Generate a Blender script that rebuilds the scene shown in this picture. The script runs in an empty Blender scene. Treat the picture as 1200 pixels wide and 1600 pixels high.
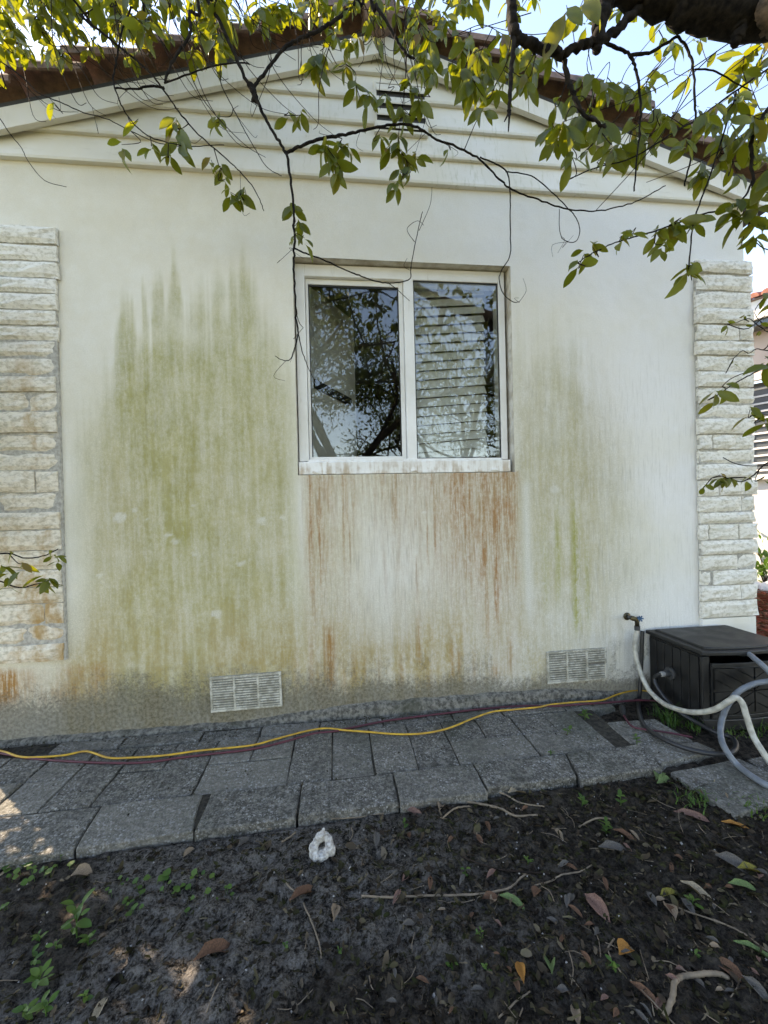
import bpy, bmesh, math, random
import numpy as np
from mathutils import Vector, Matrix, Quaternion
rnd = random.Random(7)
rng = np.random.default_rng(11)
S = bpy.context.scene
COL = S.collection

# ------------------------------------------------------------------ camera
F_PX, CAM = 640.0, np.array([0.0, -2.4, 1.2])
def cam_axes(yaw, pitch, roll):
    yaw, pitch, roll = np.radians([yaw, pitch, roll])
    f = np.array([math.sin(yaw)*math.cos(pitch), math.cos(yaw)*math.cos(pitch), math.sin(pitch)])
    r = np.array([math.cos(yaw), -math.sin(yaw), 0.0]); d = np.cross(f, r)
    c, s = math.cos(roll), math.sin(roll)
    return np.stack([c*r+s*d, -s*r+c*d, f], 1)
M = cam_axes(6.39, -0.361, 1.406)
cd = bpy.data.cameras.new('camera'); co = bpy.data.objects.new('camera', cd); COL.objects.link(co)
cd.sensor_fit = 'VERTICAL'; cd.sensor_height = 24.0; cd.lens = 24.0*F_PX/1600.0
cd.clip_start = 0.02; cd.clip_end = 2000
mw = Matrix.Identity(4)
for i in range(3):
    mw[i][0] = M[i, 0]; mw[i][1] = -M[i, 1]; mw[i][2] = -M[i, 2]; mw[i][3] = CAM[i]
co.matrix_world = mw
S.camera = co

# ------------------------------------------------------------------ sky, sun, exposure
SUN_AZ, SUN_EL = math.radians(-53.5), math.radians(42.0)       # behind the house, from the left
w = bpy.data.worlds.new('World'); S.world = w; w.use_nodes = True
nt = w.node_tree; nt.nodes.clear()
sky = nt.nodes.new('ShaderNodeTexSky'); sky.sky_type = 'NISHITA'; sky.sun_disc = False
sky.sun_elevation = SUN_EL; sky.sun_rotation = SUN_AZ; sky.air_density = 1.0; sky.dust_density = 0.15; sky.ozone_density = 2.0
bg = nt.nodes.new('ShaderNodeBackground'); bg.inputs['Strength'].default_value = 0.15
out = nt.nodes.new('ShaderNodeOutputWorld')
nt.links.new(sky.outputs[0], bg.inputs[0]); nt.links.new(bg.outputs[0], out.inputs[0])
sd = bpy.data.lights.new('sun', 'SUN'); sd.energy = 3.6; sd.angle = math.radians(0.5); sd.color = (1.0, 0.94, 0.84)
so = bpy.data.objects.new('sun', sd); COL.objects.link(so)
sdir = Vector((math.sin(SUN_AZ)*math.cos(SUN_EL), math.cos(SUN_AZ)*math.cos(SUN_EL), math.sin(SUN_EL)))
so.rotation_euler = sdir.to_track_quat('Z', 'Y').to_euler(); so.location = (-8, 8, 10)
vs = S.view_settings; vs.view_transform = 'Standard'; vs.look = 'None'; vs.gamma = 1.0; vs.use_curve_mapping = False
vs.exposure = 2.15
vs.use_white_balance = True; vs.white_balance_temperature = 8300; vs.white_balance_tint = 15

cy = S.cycles; cy.max_bounces = 7; cy.diffuse_bounces = 4; cy.glossy_bounces = 3; cy.transmission_bounces = 4; cy.transparent_max_bounces = 10; cy.use_adaptive_sampling = True; cy.adaptive_threshold = .02

# ------------------------------------------------------------------ geometry helpers
def ray(x, y): return M @ np.array([(x-600)/F_PX, (y-800)/F_PX, 1.0])
def W(x, y, Y=0.0):                    # point of the sight line on a plane parallel to the wall
    v = ray(x, y); return CAM + v*((Y-CAM[1])/v[1])
def G(x, y, z=0.0):                    # point of the sight line at a height above the ground
    v = ray(x, y); return CAM + v*((z-CAM[2])/v[2])
def XP(x, y, X):
    v = ray(x, y); return CAM + v*((X-CAM[0])/v[0])

def _h(ix, iy, s):
    n = (ix.astype(np.int64)*374761393 + iy.astype(np.int64)*668265263 + s*974634777) & 0x7fffffff
    n = ((n ^ (n >> 13))*1274126177) & 0x7fffffff
    return ((n ^ (n >> 16)) & 0xffff)/65535.0
def vn(x, y, s=0):
    x = np.asarray(x, float); y = np.asarray(y, float)
    x, y = np.broadcast_arrays(x, y)
    ix, iy = np.floor(x), np.floor(y); fx, fy = x-ix, y-iy
    fx = fx*fx*(3-2*fx); fy = fy*fy*(3-2*fy)
    a, b, c, d = _h(ix, iy, s), _h(ix+1, iy, s), _h(ix, iy+1, s), _h(ix+1, iy+1, s)
    return (a*(1-fx)+b*fx)*(1-fy)+(c*(1-fx)+d*fx)*fy
def fbm(x, y, s=0, o=4):
    t, a, n = 0.0, 0.5, 0.0
    for i in range(o):
        t = t+a*vn(np.asarray(x)*2**i, np.asarray(y)*2**i, s+i*7); n += a; a *= 0.5
    return t/n
def ss(a, b, x): t = np.clip((x-a)/(b-a), 0, 1); return t*t*(3-2*t)

def link(o, parent=None):
    COL.objects.link(o)
    if parent is not None: o.parent = parent
    return o
def mesh_data(name, V, Fc, mat=None, smooth=False):
    me = bpy.data.meshes.new(name); me.from_pydata([tuple(map(float, v)) for v in V], [], [tuple(f) for f in Fc])
    if mat is not None: me.materials.append(mat)
    if smooth: me.shade_smooth()
    me.update(); return me
def mobj(name, V, Fc, mat=None, parent=None, smooth=False):
    return link(bpy.data.objects.new(name, mesh_data(name, V, Fc, mat, smooth)), parent)
def quads_np(name, V, Q, mat, parent=None, smooth=False, attrs=None):
    me = bpy.data.meshes.new(name); n, m, k = len(V), len(Q), Q.shape[1]
    me.vertices.add(n); me.vertices.foreach_set('co', np.asarray(V, np.float32).ravel())
    me.loops.add(m*k); me.loops.foreach_set('vertex_index', np.asarray(Q, np.int32).ravel())
    me.polygons.add(m); me.polygons.foreach_set('loop_start', np.arange(0, m*k, k, dtype=np.int32))
    if mat is not None: me.materials.append(mat)
    me.update(calc_edges=True); me.validate()
    if smooth: me.shade_smooth()
    for a, d in (attrs or {}).items():
        at = me.attributes.new(a, 'FLOAT', 'POINT'); at.data.foreach_set('value', np.asarray(d, np.float32))
    return link(bpy.data.objects.new(name, me), parent)
def empty(name, loc=(0, 0, 0), parent=None):
    o = bpy.data.objects.new(name, None); o.location = loc; o.empty_display_size = 0.1; return link(o, parent)
def tag(o, label=None, cat=None, group=None, kind=None):
    if label: o['label'] = label
    if cat: o['category'] = cat
    if group: o['group'] = group
    if kind: o['kind'] = kind
    return o

BOXF = [(0, 3, 2, 1), (4, 5, 6, 7), (0, 1, 5, 4), (1, 2, 6, 5), (2, 3, 7, 6), (3, 0, 4, 7)]
class MB:
    def __init__(s): s.V = []; s.F = []
    def add(s, V, Fc):
        n = len(s.V); s.V += [tuple(map(float, v)) for v in V]; s.F += [tuple(i+n for i in f) for f in Fc]; return s
    def box(s, a, b):
        x0, y0, z0 = a; x1, y1, z1 = b
        return s.add([(x0, y0, z0), (x1, y0, z0), (x1, y1, z0), (x0, y1, z0), (x0, y0, z1), (x1, y0, z1), (x1, y1, z1), (x0, y1, z1)], BOXF)
    def tube(s, P, R, n=6, cap=True):
        V, Fc = tube(P, R, n, cap); return s.add(V, Fc)
    def obj(s, name, mat, parent=None, smooth=False, bevel=0):
        o = mobj(name, s.V, s.F, mat, parent, smooth)
        if bevel: bev(o, bevel)
        return o
def bev(o, wd, seg=2):
    m = o.modifiers.new('bevel', 'BEVEL'); m.width = wd; m.segments = seg; m.limit_method = 'ANGLE'; m.angle_limit = math.radians(40)
def spline(P, n=6):
    P = [np.asarray(p, float) for p in P]
    if len(P) < 3: return P
    o = []
    for i in range(len(P)-1):
        p0, p1, p2, p3 = P[max(i-1, 0)], P[i], P[i+1], P[min(i+2, len(P)-1)]
        for k in range(n):
            t = k/n
            o.append(0.5*((2*p1)+(-p0+p2)*t+(2*p0-5*p1+4*p2-p3)*t*t+(-p0+3*p1-3*p2+p3)*t**3))
    o.append(P[-1]); return o
def tube(P, R, n=6, cap=True):
    P = [np.asarray(p, float) for p in P]; m = len(P)
    if np.isscalar(R): R = [R]*m
    elif len(R) != m: R = np.interp(np.linspace(0, 1, m), np.linspace(0, 1, len(R)), R)
    V, Fc = [], []; u = None
    for i in range(m):
        t = P[min(i+1, m-1)]-P[max(i-1, 0)]; t = t/(np.linalg.norm(t)+1e-9)
        if u is None:
            a = np.array([0, 0, 1.0]) if abs(t[2]) < 0.9 else np.array([1.0, 0, 0]); u = np.cross(t, a)
        u = u-t*np.dot(u, t); u = u/(np.linalg.norm(u)+1e-9); v = np.cross(t, u)
        for k in range(n):
            a = 2*math.pi*k/n; V.append(P[i]+R[i]*(math.cos(a)*u+math.sin(a)*v))
    for i in range(m-1):
        for k in range(n):
            k2 = (k+1) % n; Fc.append((i*n+k, i*n+k2, (i+1)*n+k2, (i+1)*n+k))
    if cap: Fc.append(tuple(range(n-1, -1, -1))); Fc.append(tuple((m-1)*n+k for k in range(n)))
    return V, Fc

# ------------------------------------------------------------------ material helpers
class NT:
    def __init__(s, name):
        s.m = bpy.data.materials.new(name); s.m.use_nodes = True; s.t = s.m.node_tree
        s.b = s.t.nodes['Principled BSDF']; s.o = s.t.nodes['Material Output']; s.pos = None
    def n(s, t, **kw):
        nd = s.t.nodes.new(t)
        for k, v in kw.items():
            setattr(nd, k, v)
        return nd
    def put(s, inp, v):
        if hasattr(v, 'is_linked') or isinstance(v, bpy.types.NodeSocket): s.t.links.new(v, inp)
        elif isinstance(v, (tuple, list)) and len(v) == 3 and inp.type == 'RGBA': inp.default_value = (*v, 1)
        else: inp.default_value = v
    def coord(s, scale=(1, 1, 1), kind='Object'):
        tc = s.n('ShaderNodeTexCoord'); mp = s.n('ShaderNodeMapping'); mp.inputs['Scale'].default_value = scale
        s.t.links.new(tc.outputs[kind], mp.inputs[0]); return mp.outputs[0]
    def noise(s, scale=5, detail=4, stretch=(1, 1, 1), rough=0.55, kind='Object', dist=0):
        nd = s.n('ShaderNodeTexNoise'); s.put(nd.inputs['Vector'], s.coord(stretch, kind))
        nd.inputs['Scale'].default_value = scale; nd.inputs['Detail'].default_value = detail
        nd.inputs['Roughness'].default_value = rough; nd.inputs['Distortion'].default_value = dist
        return nd.outputs[0]
    def voro(s, scale, stretch=(1, 1, 1), out='Distance', kind='Object', feature='F1'):
        nd = s.n('ShaderNodeTexVoronoi', feature=feature); s.put(nd.inputs['Vector'], s.coord(stretch, kind)); nd.inputs['Scale'].default_value = scale
        return nd.outputs[out]
    def math(s, op, a, b=0.0, c=0.0, clamp=False):
        nd = s.n('ShaderNodeMath', operation=op, use_clamp=clamp); s.put(nd.inputs[0], a); s.put(nd.inputs[1], b); s.put(nd.inputs[2], c); return nd.outputs[0]
    def ramp(s, v, lo, hi, a=0.0, b=1.0):
        nd = s.n('ShaderNodeMapRange', interpolation_type='SMOOTHSTEP'); s.put(nd.inputs[0], v)
        for i, q in enumerate((lo, hi, a, b)): nd.inputs[i+1].default_value = q
        return nd.outputs[0]
    def mix(s, f, a, b, blend='MIX'):
        nd = s.n('ShaderNodeMix', data_type='RGBA', blend_type=blend); s.put(nd.inputs[0], f); s.put(nd.inputs[6], a); s.put(nd.inputs[7], b); return nd.outputs[2]
    def attr(s, name, out='Fac'):
        nd = s.n('ShaderNodeAttribute', attribute_name=name); return nd.outputs[out]
    def rand(s): return s.n('ShaderNodeObjectInfo').outputs['Random']
    def bump(s, h, strength=0.3, dist=0.01):
        nd = s.n('ShaderNodeBump'); s.put(nd.inputs['Height'], h); nd.inputs['Strength'].default_value = strength; nd.inputs['Distance'].default_value = dist
        s.t.links.new(nd.outputs[0], s.b.inputs['Normal']); return nd
    def col(s, v): s.put(s.b.inputs['Base Color'], v); return s
    def rough(s, v): s.put(s.b.inputs['Roughness'], v); return s
MAT = {}
def simple(name, col, rough=0.6, nz=0.15, scale=30, bump=0.15, bd=0.003, metal=0, spec=None, var=0.0, dark=None):
    k = NT(name); a = k.noise(scale, 5)
    c2 = tuple(c*(1-nz*2) for c in col) if dark is None else dark
    c = k.mix(k.ramp(a, .3, .7), c2, col)
    if var: c = k.mix(k.math('MULTIPLY', k.rand(), var), c, tuple(q*.35 for q in col))
    k.col(c); k.rough(rough); k.b.inputs['Metallic'].default_value = metal
    if spec is not None: k.b.inputs['Specular IOR Level'].default_value = spec
    if bump: k.bump(a, bump, bd)
    MAT[name] = k.m; return k.m

# painted stucco with algae, rust runs and splash-zone mould (stain shapes are vertex attributes)
k = NT('stucco')
streak = k.noise(26, 5, (1, 1, .09), .6); streak2 = k.noise(85, 4, (1, 1, .07), .65); fine = k.noise(150, 4, rough=.75); mid = k.noise(7, 6, rough=.65); big = k.noise(1.4, 4); grain = k.noise(48, 6, (1, 1, .7), .75)
base = k.mix(k.ramp(mid, .3, .75), (.735, .695, .585), (.79, .765, .685))
base = k.mix(k.math('MULTIPLY', k.ramp(big, .30, .62, .4, 1.0), k.attr('pale_skylit')), base, (.81, .80, .785))  # paler rightwards: weathered paint, with brighter open-sky light put into the colour
brk = k.math('ADD', k.math('MULTIPLY', streak, .40), k.math('ADD', k.math('MULTIPLY', grain, .35), k.math('MULTIPLY', mid, .25)))
g = k.math('MULTIPLY', k.attr('green'), k.ramp(brk, .36, .64, .42, 1.12), clamp=True)
gcol = k.mix(k.ramp(k.noise(8, 6, (1, 1, .5), .7), .35, .68), (.345, .33, .115), (.475, .445, .215))
c = k.mix(g, base, gcol)
tn = k.math('MULTIPLY', k.attr('tan'), k.ramp(brk, .38, .62, .3, 1.1), clamp=True)
c = k.mix(tn, c, (.42, .315, .125))
y = k.math('MULTIPLY', k.attr('lime'), k.ramp(k.math('ADD', k.math('MULTIPLY', streak, .5), k.math('MULTIPLY', grain, .5)), .36, .60, .1, 1.0), clamp=True)
c = k.mix(y, c, (.34, .34, .055))
rb = k.math('ADD', k.math('MULTIPLY', streak2, .6), k.math('MULTIPLY', grain, .4))
r = k.math('MULTIPLY', k.attr('rust'), k.ramp(rb, .36, .62, .25, 1.35), clamp=True)
rcol = k.mix(k.ramp(k.noise(14, 4, (1, 1, .2)), .35, .65), (.40, .175, .05), (.43, .27, .14))
c = k.mix(r, c, rcol)
o_ = k.math('MULTIPLY', k.attr('orange'), k.ramp(rb, .36, .6, .3, 1.25), clamp=True)
c = k.mix(o_, c, (.37, .175, .04))
cl = k.math('MULTIPLY', k.attr('clean'), k.ramp(brk, .35, .6, .3, 1.0), clamp=True)
c = k.mix(cl, c, (.80, .80, .78))
gr = k.math('MULTIPLY', k.attr('soot'), k.ramp(k.math('ADD', k.math('MULTIPLY', streak2, .7), k.math('MULTIPLY', fine, .3)), .50, .64), clamp=True)
c = k.mix(k.math('MULTIPLY', gr, .6), c, (.20, .185, .14))
sp = k.noise(95, 5, rough=.75)
sp2 = k.math('ADD', k.math('MULTIPLY', sp, .5), k.math('MULTIPLY', k.noise(34, 4, rough=.7), .5))
d = k.math('MULTIPLY', k.ramp(k.math('ADD', sp2, k.math('MULTIPLY', k.attr('dirt'), .48)), .52, .84), k.ramp(k.attr('dirt'), .0, .3))
c = k.mix(k.math('MULTIPLY', d, .84), c, k.mix(k.ramp(k.noise(60, 4), .35, .65), (.045, .040, .032), (.17, .155, .125)))
pits = k.ramp(k.voro(26), .035, .02); pits = k.math('MULTIPLY', pits, k.ramp(k.noise(5, 2), .56, .62))
c = k.mix(k.math('MULTIPLY', pits, .6), c, (.15, .14, .11))
mott = k.math('MULTIPLY', k.ramp(fine, .42, .62, .20, 0), k.ramp(k.attr('grime'), 0, 1, .35, 1.5))
c = k.mix(mott, c, (.28, .26, .19))
c = k.mix(k.math('MULTIPLY', k.ramp(k.noise(11, 6, (1, 1, .5), rough=.75), .55, .72), k.ramp(k.attr('grime'), 0, 1, .05, .32)), c, (.34, .31, .22))
k.col(c); k.rough(.88); k.b.inputs['Specular IOR Level'].default_value = .18
k.bump(k.math('ADD', k.math('MULTIPLY', fine, .6), k.math('ADD', k.math('MULTIPLY', sp, k.math('MULTIPLY', k.attr('dirt'), 1.6)), k.math('MULTIPLY', mid, 1.2))), .55, .004)
MAT['stucco'] = k.m

k = NT('siding_paint')
s1 = k.noise(20, 5, (.35, 1, 2)); s2 = k.noise(3, 4); s3 = k.noise(60, 4, (1, 1, .12))
c = k.mix(k.ramp(s2, .3, .7), (.73, .70, .61), (.80, .785, .74))
c = k.mix(k.math('MULTIPLY', k.ramp(s3, .5, .75), k.ramp(k.noise(1.7, 3), .45, .65, 0, .6)), c, (.42, .42, .27))
c = k.mix(k.math('MULTIPLY', k.ramp(s1, .6, .8), .35), c, (.45, .42, .34))
k.col(c); k.rough(.65); k.bump(s1, .25, .003); MAT['siding'] = k.m

k = NT('split_stone_paint')
n1 = k.noise(38, 6, (1, 1, 1.6), .65); n2 = k.noise(9, 4); n3 = k.noise(4, 3, (1.6, 1, .25))
c = k.mix(k.ramp(n1, .34, .56), (.55, .52, .44), (.80, .775, .71))
c = k.mix(k.math('MULTIPLY', k.ramp(n2, .55, .8), .45), c, (.40, .39, .27))
lm = k.attr('stain'); c = k.mix(k.math('MULTIPLY', lm, .42), c, k.mix(k.ramp(n1, .36, .6), (.40, .32, .20), (.66, .56, .40))); n5 = k.noise(11, 5, (1, 1, .45), rough=.7); c = k.mix(k.math('MULTIPLY', lm, k.ramp(k.math('ADD', k.math('MULTIPLY', n3, .5), k.math('MULTIPLY', n5, .5)), .47, .66)), c, (.42, .27, .11))
k.col(c); k.rough(.85); k.bump(n1, .6, .005); MAT['stone'] = k.m
simple('mortar', (.50, .48, .43), .9, .2, 50, .4, .004)

k = NT('window_vinyl')
s1 = k.noise(50, 5, (1, 1, .12)); z = k.n('ShaderNodeSeparateXYZ'); tc = k.n('ShaderNodeTexCoord'); k.t.links.new(tc.outputs['Object'], z.inputs[0])
low = k.ramp(z.outputs[2], 1.53, 1.43); n2 = k.noise(16, 5)
c = k.mix(k.ramp(k.noise(5, 4), .3, .7), (.74, .73, .70), (.83, .83, .82))
st = k.math('MULTIPLY', low, k.ramp(k.math('ADD', k.math('MULTIPLY', s1, .5), k.math('MULTIPLY', n2, .5)), .42, .62))
c = k.mix(k.math('MULTIPLY', st, .8), c, (.40, .29, .18)); c = k.mix(k.math('MULTIPLY', k.ramp(s1, .62, .75), .3), c, (.38, .33, .25))
k.col(c); k.rough(.38); MAT['vinyl'] = k.m
k = NT('vent_paint'); n1 = k.noise(22, 6, rough=.75); n2 = k.noise(90, 4)
c = k.mix(k.ramp(n1, .42, .62), (.30, .28, .22), (.56, .535, .46)); c = k.mix(k.ramp(n2, .5, .7, 0, .35), c, (.30, .28, .23)); k.col(c); k.rough(.8); k.bump(n1, .3, .003); MAT['vent_paint'] = k.m
simple('reveal_paint', (.66, .64, .58), .8, .16, 14, .3, .003, dark=(.42, .37, .29))
simple('vent_back', (.22, .21, .18), .9, .2, 30, .1)
simple('gasket', (.02, .02, .02), .6, .1, 20, 0)
simple('galv_dark', (.05, .05, .05), .7, .1, 20, .1)

k = NT('window_glass')
fr = k.n('ShaderNodeFresnel'); fr.inputs[0].default_value = 1.55
gl = k.n('ShaderNodeBsdfGlossy'); gl.inputs['Roughness'].default_value = 0.0; gl.inputs['Color'].default_value = (1, 1, 1, 1)
tr = k.n('ShaderNodeBsdfTransparent'); tr.inputs[0].default_value = (.95, .97, .97, 1)
mx = k.n('ShaderNodeMixShader'); k.put(mx.inputs[0], k.math('MULTIPLY', fr.outputs[0], 1.35, clamp=True))
wob = k.n('ShaderNodeBump'); k.put(wob.inputs['Height'], k.noise(4, 1)); wob.inputs['Strength'].default_value = .04; wob.inputs['Distance'].default_value = .002
k.t.links.new(wob.outputs[0], gl.inputs['Normal'])
k.t.links.new(tr.outputs[0], mx.inputs[1]); k.t.links.new(gl.outputs[0], mx.inputs[2]); k.t.links.new(mx.outputs[0], k.o.inputs[0])
MAT['glass'] = k.m
simple('blind', (.82, .83, .82), .55, .05, 8, .05)
simple('room', (.55, .55, .53), .8, .06, 3, .05)
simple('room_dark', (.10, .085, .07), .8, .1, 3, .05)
simple('door_paint', (.88, .88, .84), .6, .05, 3, .05)

k = NT('roof_tile')
n1 = k.noise(14, 6, rough=.7); n2 = k.noise(60, 4); n3 = k.noise(3, 3)
c = k.mix(k.ramp(n1, .30, .66), (.12, .085, .072), (.33, .20, .155))
c = k.mix(k.ramp(n2, .55, .75, 0, .6), c, (.30, .22, .19)); c = k.mix(k.ramp(n3, .5, .75, 0, .5), c, (.05, .042, .038))
c = k.mix(k.math('MULTIPLY', k.rand(), .25), c, (.06, .045, .04))
k.col(c); k.rough(.85); k.bump(n1, .5, .006); MAT['tile'] = k.m

k = NT('aggregate_paver')
ag = k.voro(95, out='Color'); agd = k.voro(95); sepc = k.n('ShaderNodeSeparateColor'); k.put(sepc.inputs[0], ag)
ag2 = k.voro(210, out='Color'); sep2 = k.n('ShaderNodeSeparateColor'); k.put(sep2.inputs[0], ag2)
n1 = k.noise(6, 6, rough=.65); n2 = k.noise(55, 5, rough=.75); n4 = k.noise(18, 5, rough=.7); wide = k.noise(2.2, 3)
c = k.mix(k.ramp(n2, .34, .66), (.066, .061, .053), (.27, .25, .215))
c = k.mix(k.ramp(n4, .38, .66, .65, 0), c, (.050, .048, .041))
c = k.mix(k.math('MULTIPLY', k.math('MULTIPLY', k.rand(), k.rand()), .4), c, (.28, .26, .22))
peb = k.math('MULTIPLY', k.ramp(sepc.outputs[0], .80, .86), k.ramp(agd, .62, .30)); c = k.mix(k.math('MULTIPLY', peb, k.ramp(n1, .35, .62, .1, .9)), c, (.36, .35, .33))
peb2 = k.ramp(sep2.outputs[1], .82, .88); c = k.mix(k.math('MULTIPLY', peb2, k.ramp(n1, .3, .65, .15, .75)), c, (.30, .29, .275))
c = k.mix(k.ramp(wide, .5, .72, 0, .45), c, (.035, .043, .026))
k.col(c); k.rough(.95); k.b.inputs['Specular IOR Level'].default_value = .15; k.bump(k.math('ADD', n2, k.math('ADD', n4, k.math('MULTIPLY', agd, -.6))), 1.0, .006); MAT['paver'] = k.m

k = NT('cement_footing')
n1 = k.noise(40, 6, rough=.7); n2 = k.noise(4, 4)
c = k.mix(k.ramp(n1, .35, .65), (.05, .046, .038), (.22, .205, .175)); c = k.mix(k.ramp(n2, .5, .7, 0, .6), c, (.06, .06, .04))
k.col(c); k.rough(.95); k.bump(n1, .9, .01); MAT['footing'] = k.m

k = NT('dark_soil')
n1 = k.noise(2.3, 5); n2 = k.noise(38, 6, rough=.7); n3 = k.noise(140, 4, rough=.7)
c = k.mix(k.ramp(n2, .3, .72), (.008, .006, .0048), (.082, .066, .050))
ash = k.math('MULTIPLY', k.attr('ash'), k.ramp(k.math('ADD', k.math('MULTIPLY', n2, .5), k.math('MULTIPLY', n3, .5)), .40, .62))
c = k.mix(ash, c, (.235, .212, .188)); c = k.mix(k.math('MULTIPLY', k.attr('lawn'), k.ramp(n2, .3, .6, .5, 1)), c, (.13, .135, .05))
k.col(c); k.rough(1.0); k.b.inputs['Specular IOR Level'].default_value = .1; k.bump(k.math('ADD', n2, k.math('MULTIPLY', n3, .5)), 1.0, .03); MAT['soil'] = k.m

k = NT('black_resin')
wg = k.noise(30, 4, (1, 8, 1)); n2 = k.noise(10, 4)
c = k.mix(k.ramp(n2, .4, .75), (.006, .006, .0065), (.018, .0175, .017)); k.col(c); k.rough(k.ramp(n2, .3, .7, .42, .62)); k.bump(wg, .25, .002); MAT['resin'] = k.m
simple('hose_white', (.50, .48, .42), .5, .12, 35, .1, .002, dark=(.30, .285, .24))
simple('hose_grey', (.17, .19, .215), .45, .12, 35, .1, .002)
simple('hose_black', (.022, .022, .024), .45, .1, 35, .1, .002)
simple('cord_yellow', (.62, .36, .03), .45, .1, 25, .05, dark=(.40, .22, .03))
simple('cord_maroon', (.10, .018, .030), .5, .12, 25, .05)
simple('brass', (.20, .15, .07), .45, .2, 60, .2, .002, metal=.8, dark=(.05, .05, .04))
simple('tap_blue', (.03, .10, .20), .5, .1, 30, .1)
simple('bark', (.026, .021, .017), .95, .25, 45, .9, .006, dark=(.006, .005, .005), spec=.15)
simple('twig', (.035, .024, .018), .85, .2, 60, .3, .002, spec=.15)
simple('bark_pale', (.25, .185, .125), .85, .2, 40, .6, .004)
simple('peel', (.20, .135, .095), .9, .2, 30, .8, .005, dark=(.02, .015, .012))
simple('joint', (.075, .066, .052), .95, .25, 60, .9, .006, dark=(.03, .028, .024), spec=.1)
simple('coral', (.58, .56, .53), .9, .1, 90, 1.0, .008, dark=(.26, .235, .21))
simple('white_wall', (.78, .74, .70), .8, .05, 4, .1)
simple('peach_wall', (.62, .47, .38), .8, .06, 4, .1)
simple('window_and_shadow_dark', (.09, .10, .105), .15, .05, 4, 0)  # window tone, also painted on the shadow line below the neighbour's fascia
simple('edging_dull', (.40, .37, .34), .9, .2, 60, .2)
simple('edging', (.68, .66, .64), .8, .12, 20, .3)
simple('neighbour_tile', (.33, .12, .075), .8, .2, 14, .3, .004)

def leaf_mat(name, cols, trans, tr=.45, rough=.36):
    k = NT(name); t = k.math('FRACT', k.math('ADD', k.math('MULTIPLY', k.rand(), 1.0), k.attr('tint')))
    rp = k.n('ShaderNodeValToRGB'); k.put(rp.inputs[0], t); el = rp.color_ramp.elements
    for i, (p, cc) in enumerate(cols):
        e = el[i] if i < 2 else el.new(p)
        e.position = p; e.color = (*cc, 1)
    spots = k.ramp(k.noise(40, 3), .66, .74, 0, .7)
    c = k.mix(spots, rp.outputs[0], (.06, .045, .015))
    vein = k.noise(25, 2); c = k.mix(k.ramp(vein, .4, .7, 0, .25), c, (.10, .12, .03))
    k.col(c); k.rough(rough); k.b.inputs['Specular IOR Level'].default_value = .35 if rough < .7 else .08
    tb = k.n('ShaderNodeBsdfTranslucent'); k.put(tb.inputs[0], k.mix(spots, k.mix(.75, rp.outputs[0], trans), (.2, .12, .02)))
    mx = k.n('ShaderNodeMixShader'); mx.inputs[0].default_value = tr
    k.t.links.new(k.b.outputs[0], mx.inputs[1]); k.t.links.new(tb.outputs[0], mx.inputs[2]); k.t.links.new(mx.outputs[0], k.o.inputs[0])
    MAT[name] = k.m; return k.m
leaf_mat('leaf', [(0, (.022, .042, .008)), (.45, (.045, .072, .012)), (.8, (.065, .090, .016)), (.93, (.10, .10, .02)), (1.0, (.15, .065, .02))], (.50, .50, .018), .33)
leaf_mat('weed_leaf', [(0, (.03, .08, .014)), (.5, (.05, .12, .02)), (1.0, (.09, .15, .03))], (.14, .28, .03), .3, .55)
leaf_mat('far_leaf', [(0, (.03, .05, .012)), (.5, (.06, .085, .02)), (1.0, (.10, .12, .03))], (.22, .26, .04), .35)
leaf_mat('litter', [(0, (.010, .008, .006)), (.35, (.022, .016, .012)), (.7, (.042, .030, .022)), (.9, (.09, .066, .046)), (1.0, (.17, .13, .09))], (.1, .07, .03), .1, .8)
leaf_mat('mulch', [(0, (.13, .03, .02)), (.5, (.24, .055, .035)), (1.0, (.30, .12, .08))], (.1, .05, .03), .05, .85)
def dry_leaf(name, col):
    k = NT(name); n1 = k.noise(30, 4); n2 = k.noise(9, 3)
    c = k.mix(k.ramp(n1, .35, .7), tuple(q*.6 for q in col), col); c = k.mix(k.ramp(n2, .55, .75, 0, .5), c, tuple(q*.35 for q in col))
    k.col(c); k.rough(.85); k.b.inputs['Specular IOR Level'].default_value = .12; k.bump(n1, .4, .002); MAT[name] = k.m
for nm, cc in dict(dry_tan=(.30, .22, .15), dry_brown=(.17, .09, .055), dry_orange=(.42, .19, .05), dry_pink=(.23, .13, .10), dry_grey=(.13, .115, .10), dry_olive=(.26, .22, .05), dry_green=(.15, .21, .08), dry_beige=(.38, .30, .20)).items():
    dry_leaf(nm, cc)

# ================================================================== GROUND
def axis(lo, hi, fine_lo, fine_hi, st):
    a = list(np.arange(fine_lo, fine_hi+1e-6, st)); s = st; x = fine_lo; L = []
    while x > lo: s *= 1.35; x -= s; L.append(max(x, lo))
    s = st; x = a[-1]; R_ = []
    while x < hi: s *= 1.35; x += s; R_.append(min(x, hi))
    return np.array(L[::-1]+a+R_)
gx, gy = axis(-150, 150, -1.9, 2.3, .014), axis(-150, 150, -1.75, -.62, .012)
GX, GY = np.meshgrid(gx, gy)
def soil_h(x, y):
    h = -.046 + .030*(fbm(x*3.1, y*3.1, 3)-.5) + .040*(fbm(x*16, y*16, 9)-.5) + .020*(fbm(x*45, y*45, 21, 2)-.5)
    e = np.clip((y-(-.765+.05*x)+.16)/.14, 0, 1)*(x < 1.45)          # soil banked up against the edge pavers
    h = h*(1-.55*e)-.012*e
    return h
near = ss(8, 4, np.hypot(GX, GY))
GZ = soil_h(GX, GY)*near + (1-near)*(-.06)
GZ = np.where((GY > -.757+.05*GX) & (GY < .3) & (GX > -2.7) & (GX < 1.42), -.09, GZ)
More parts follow.
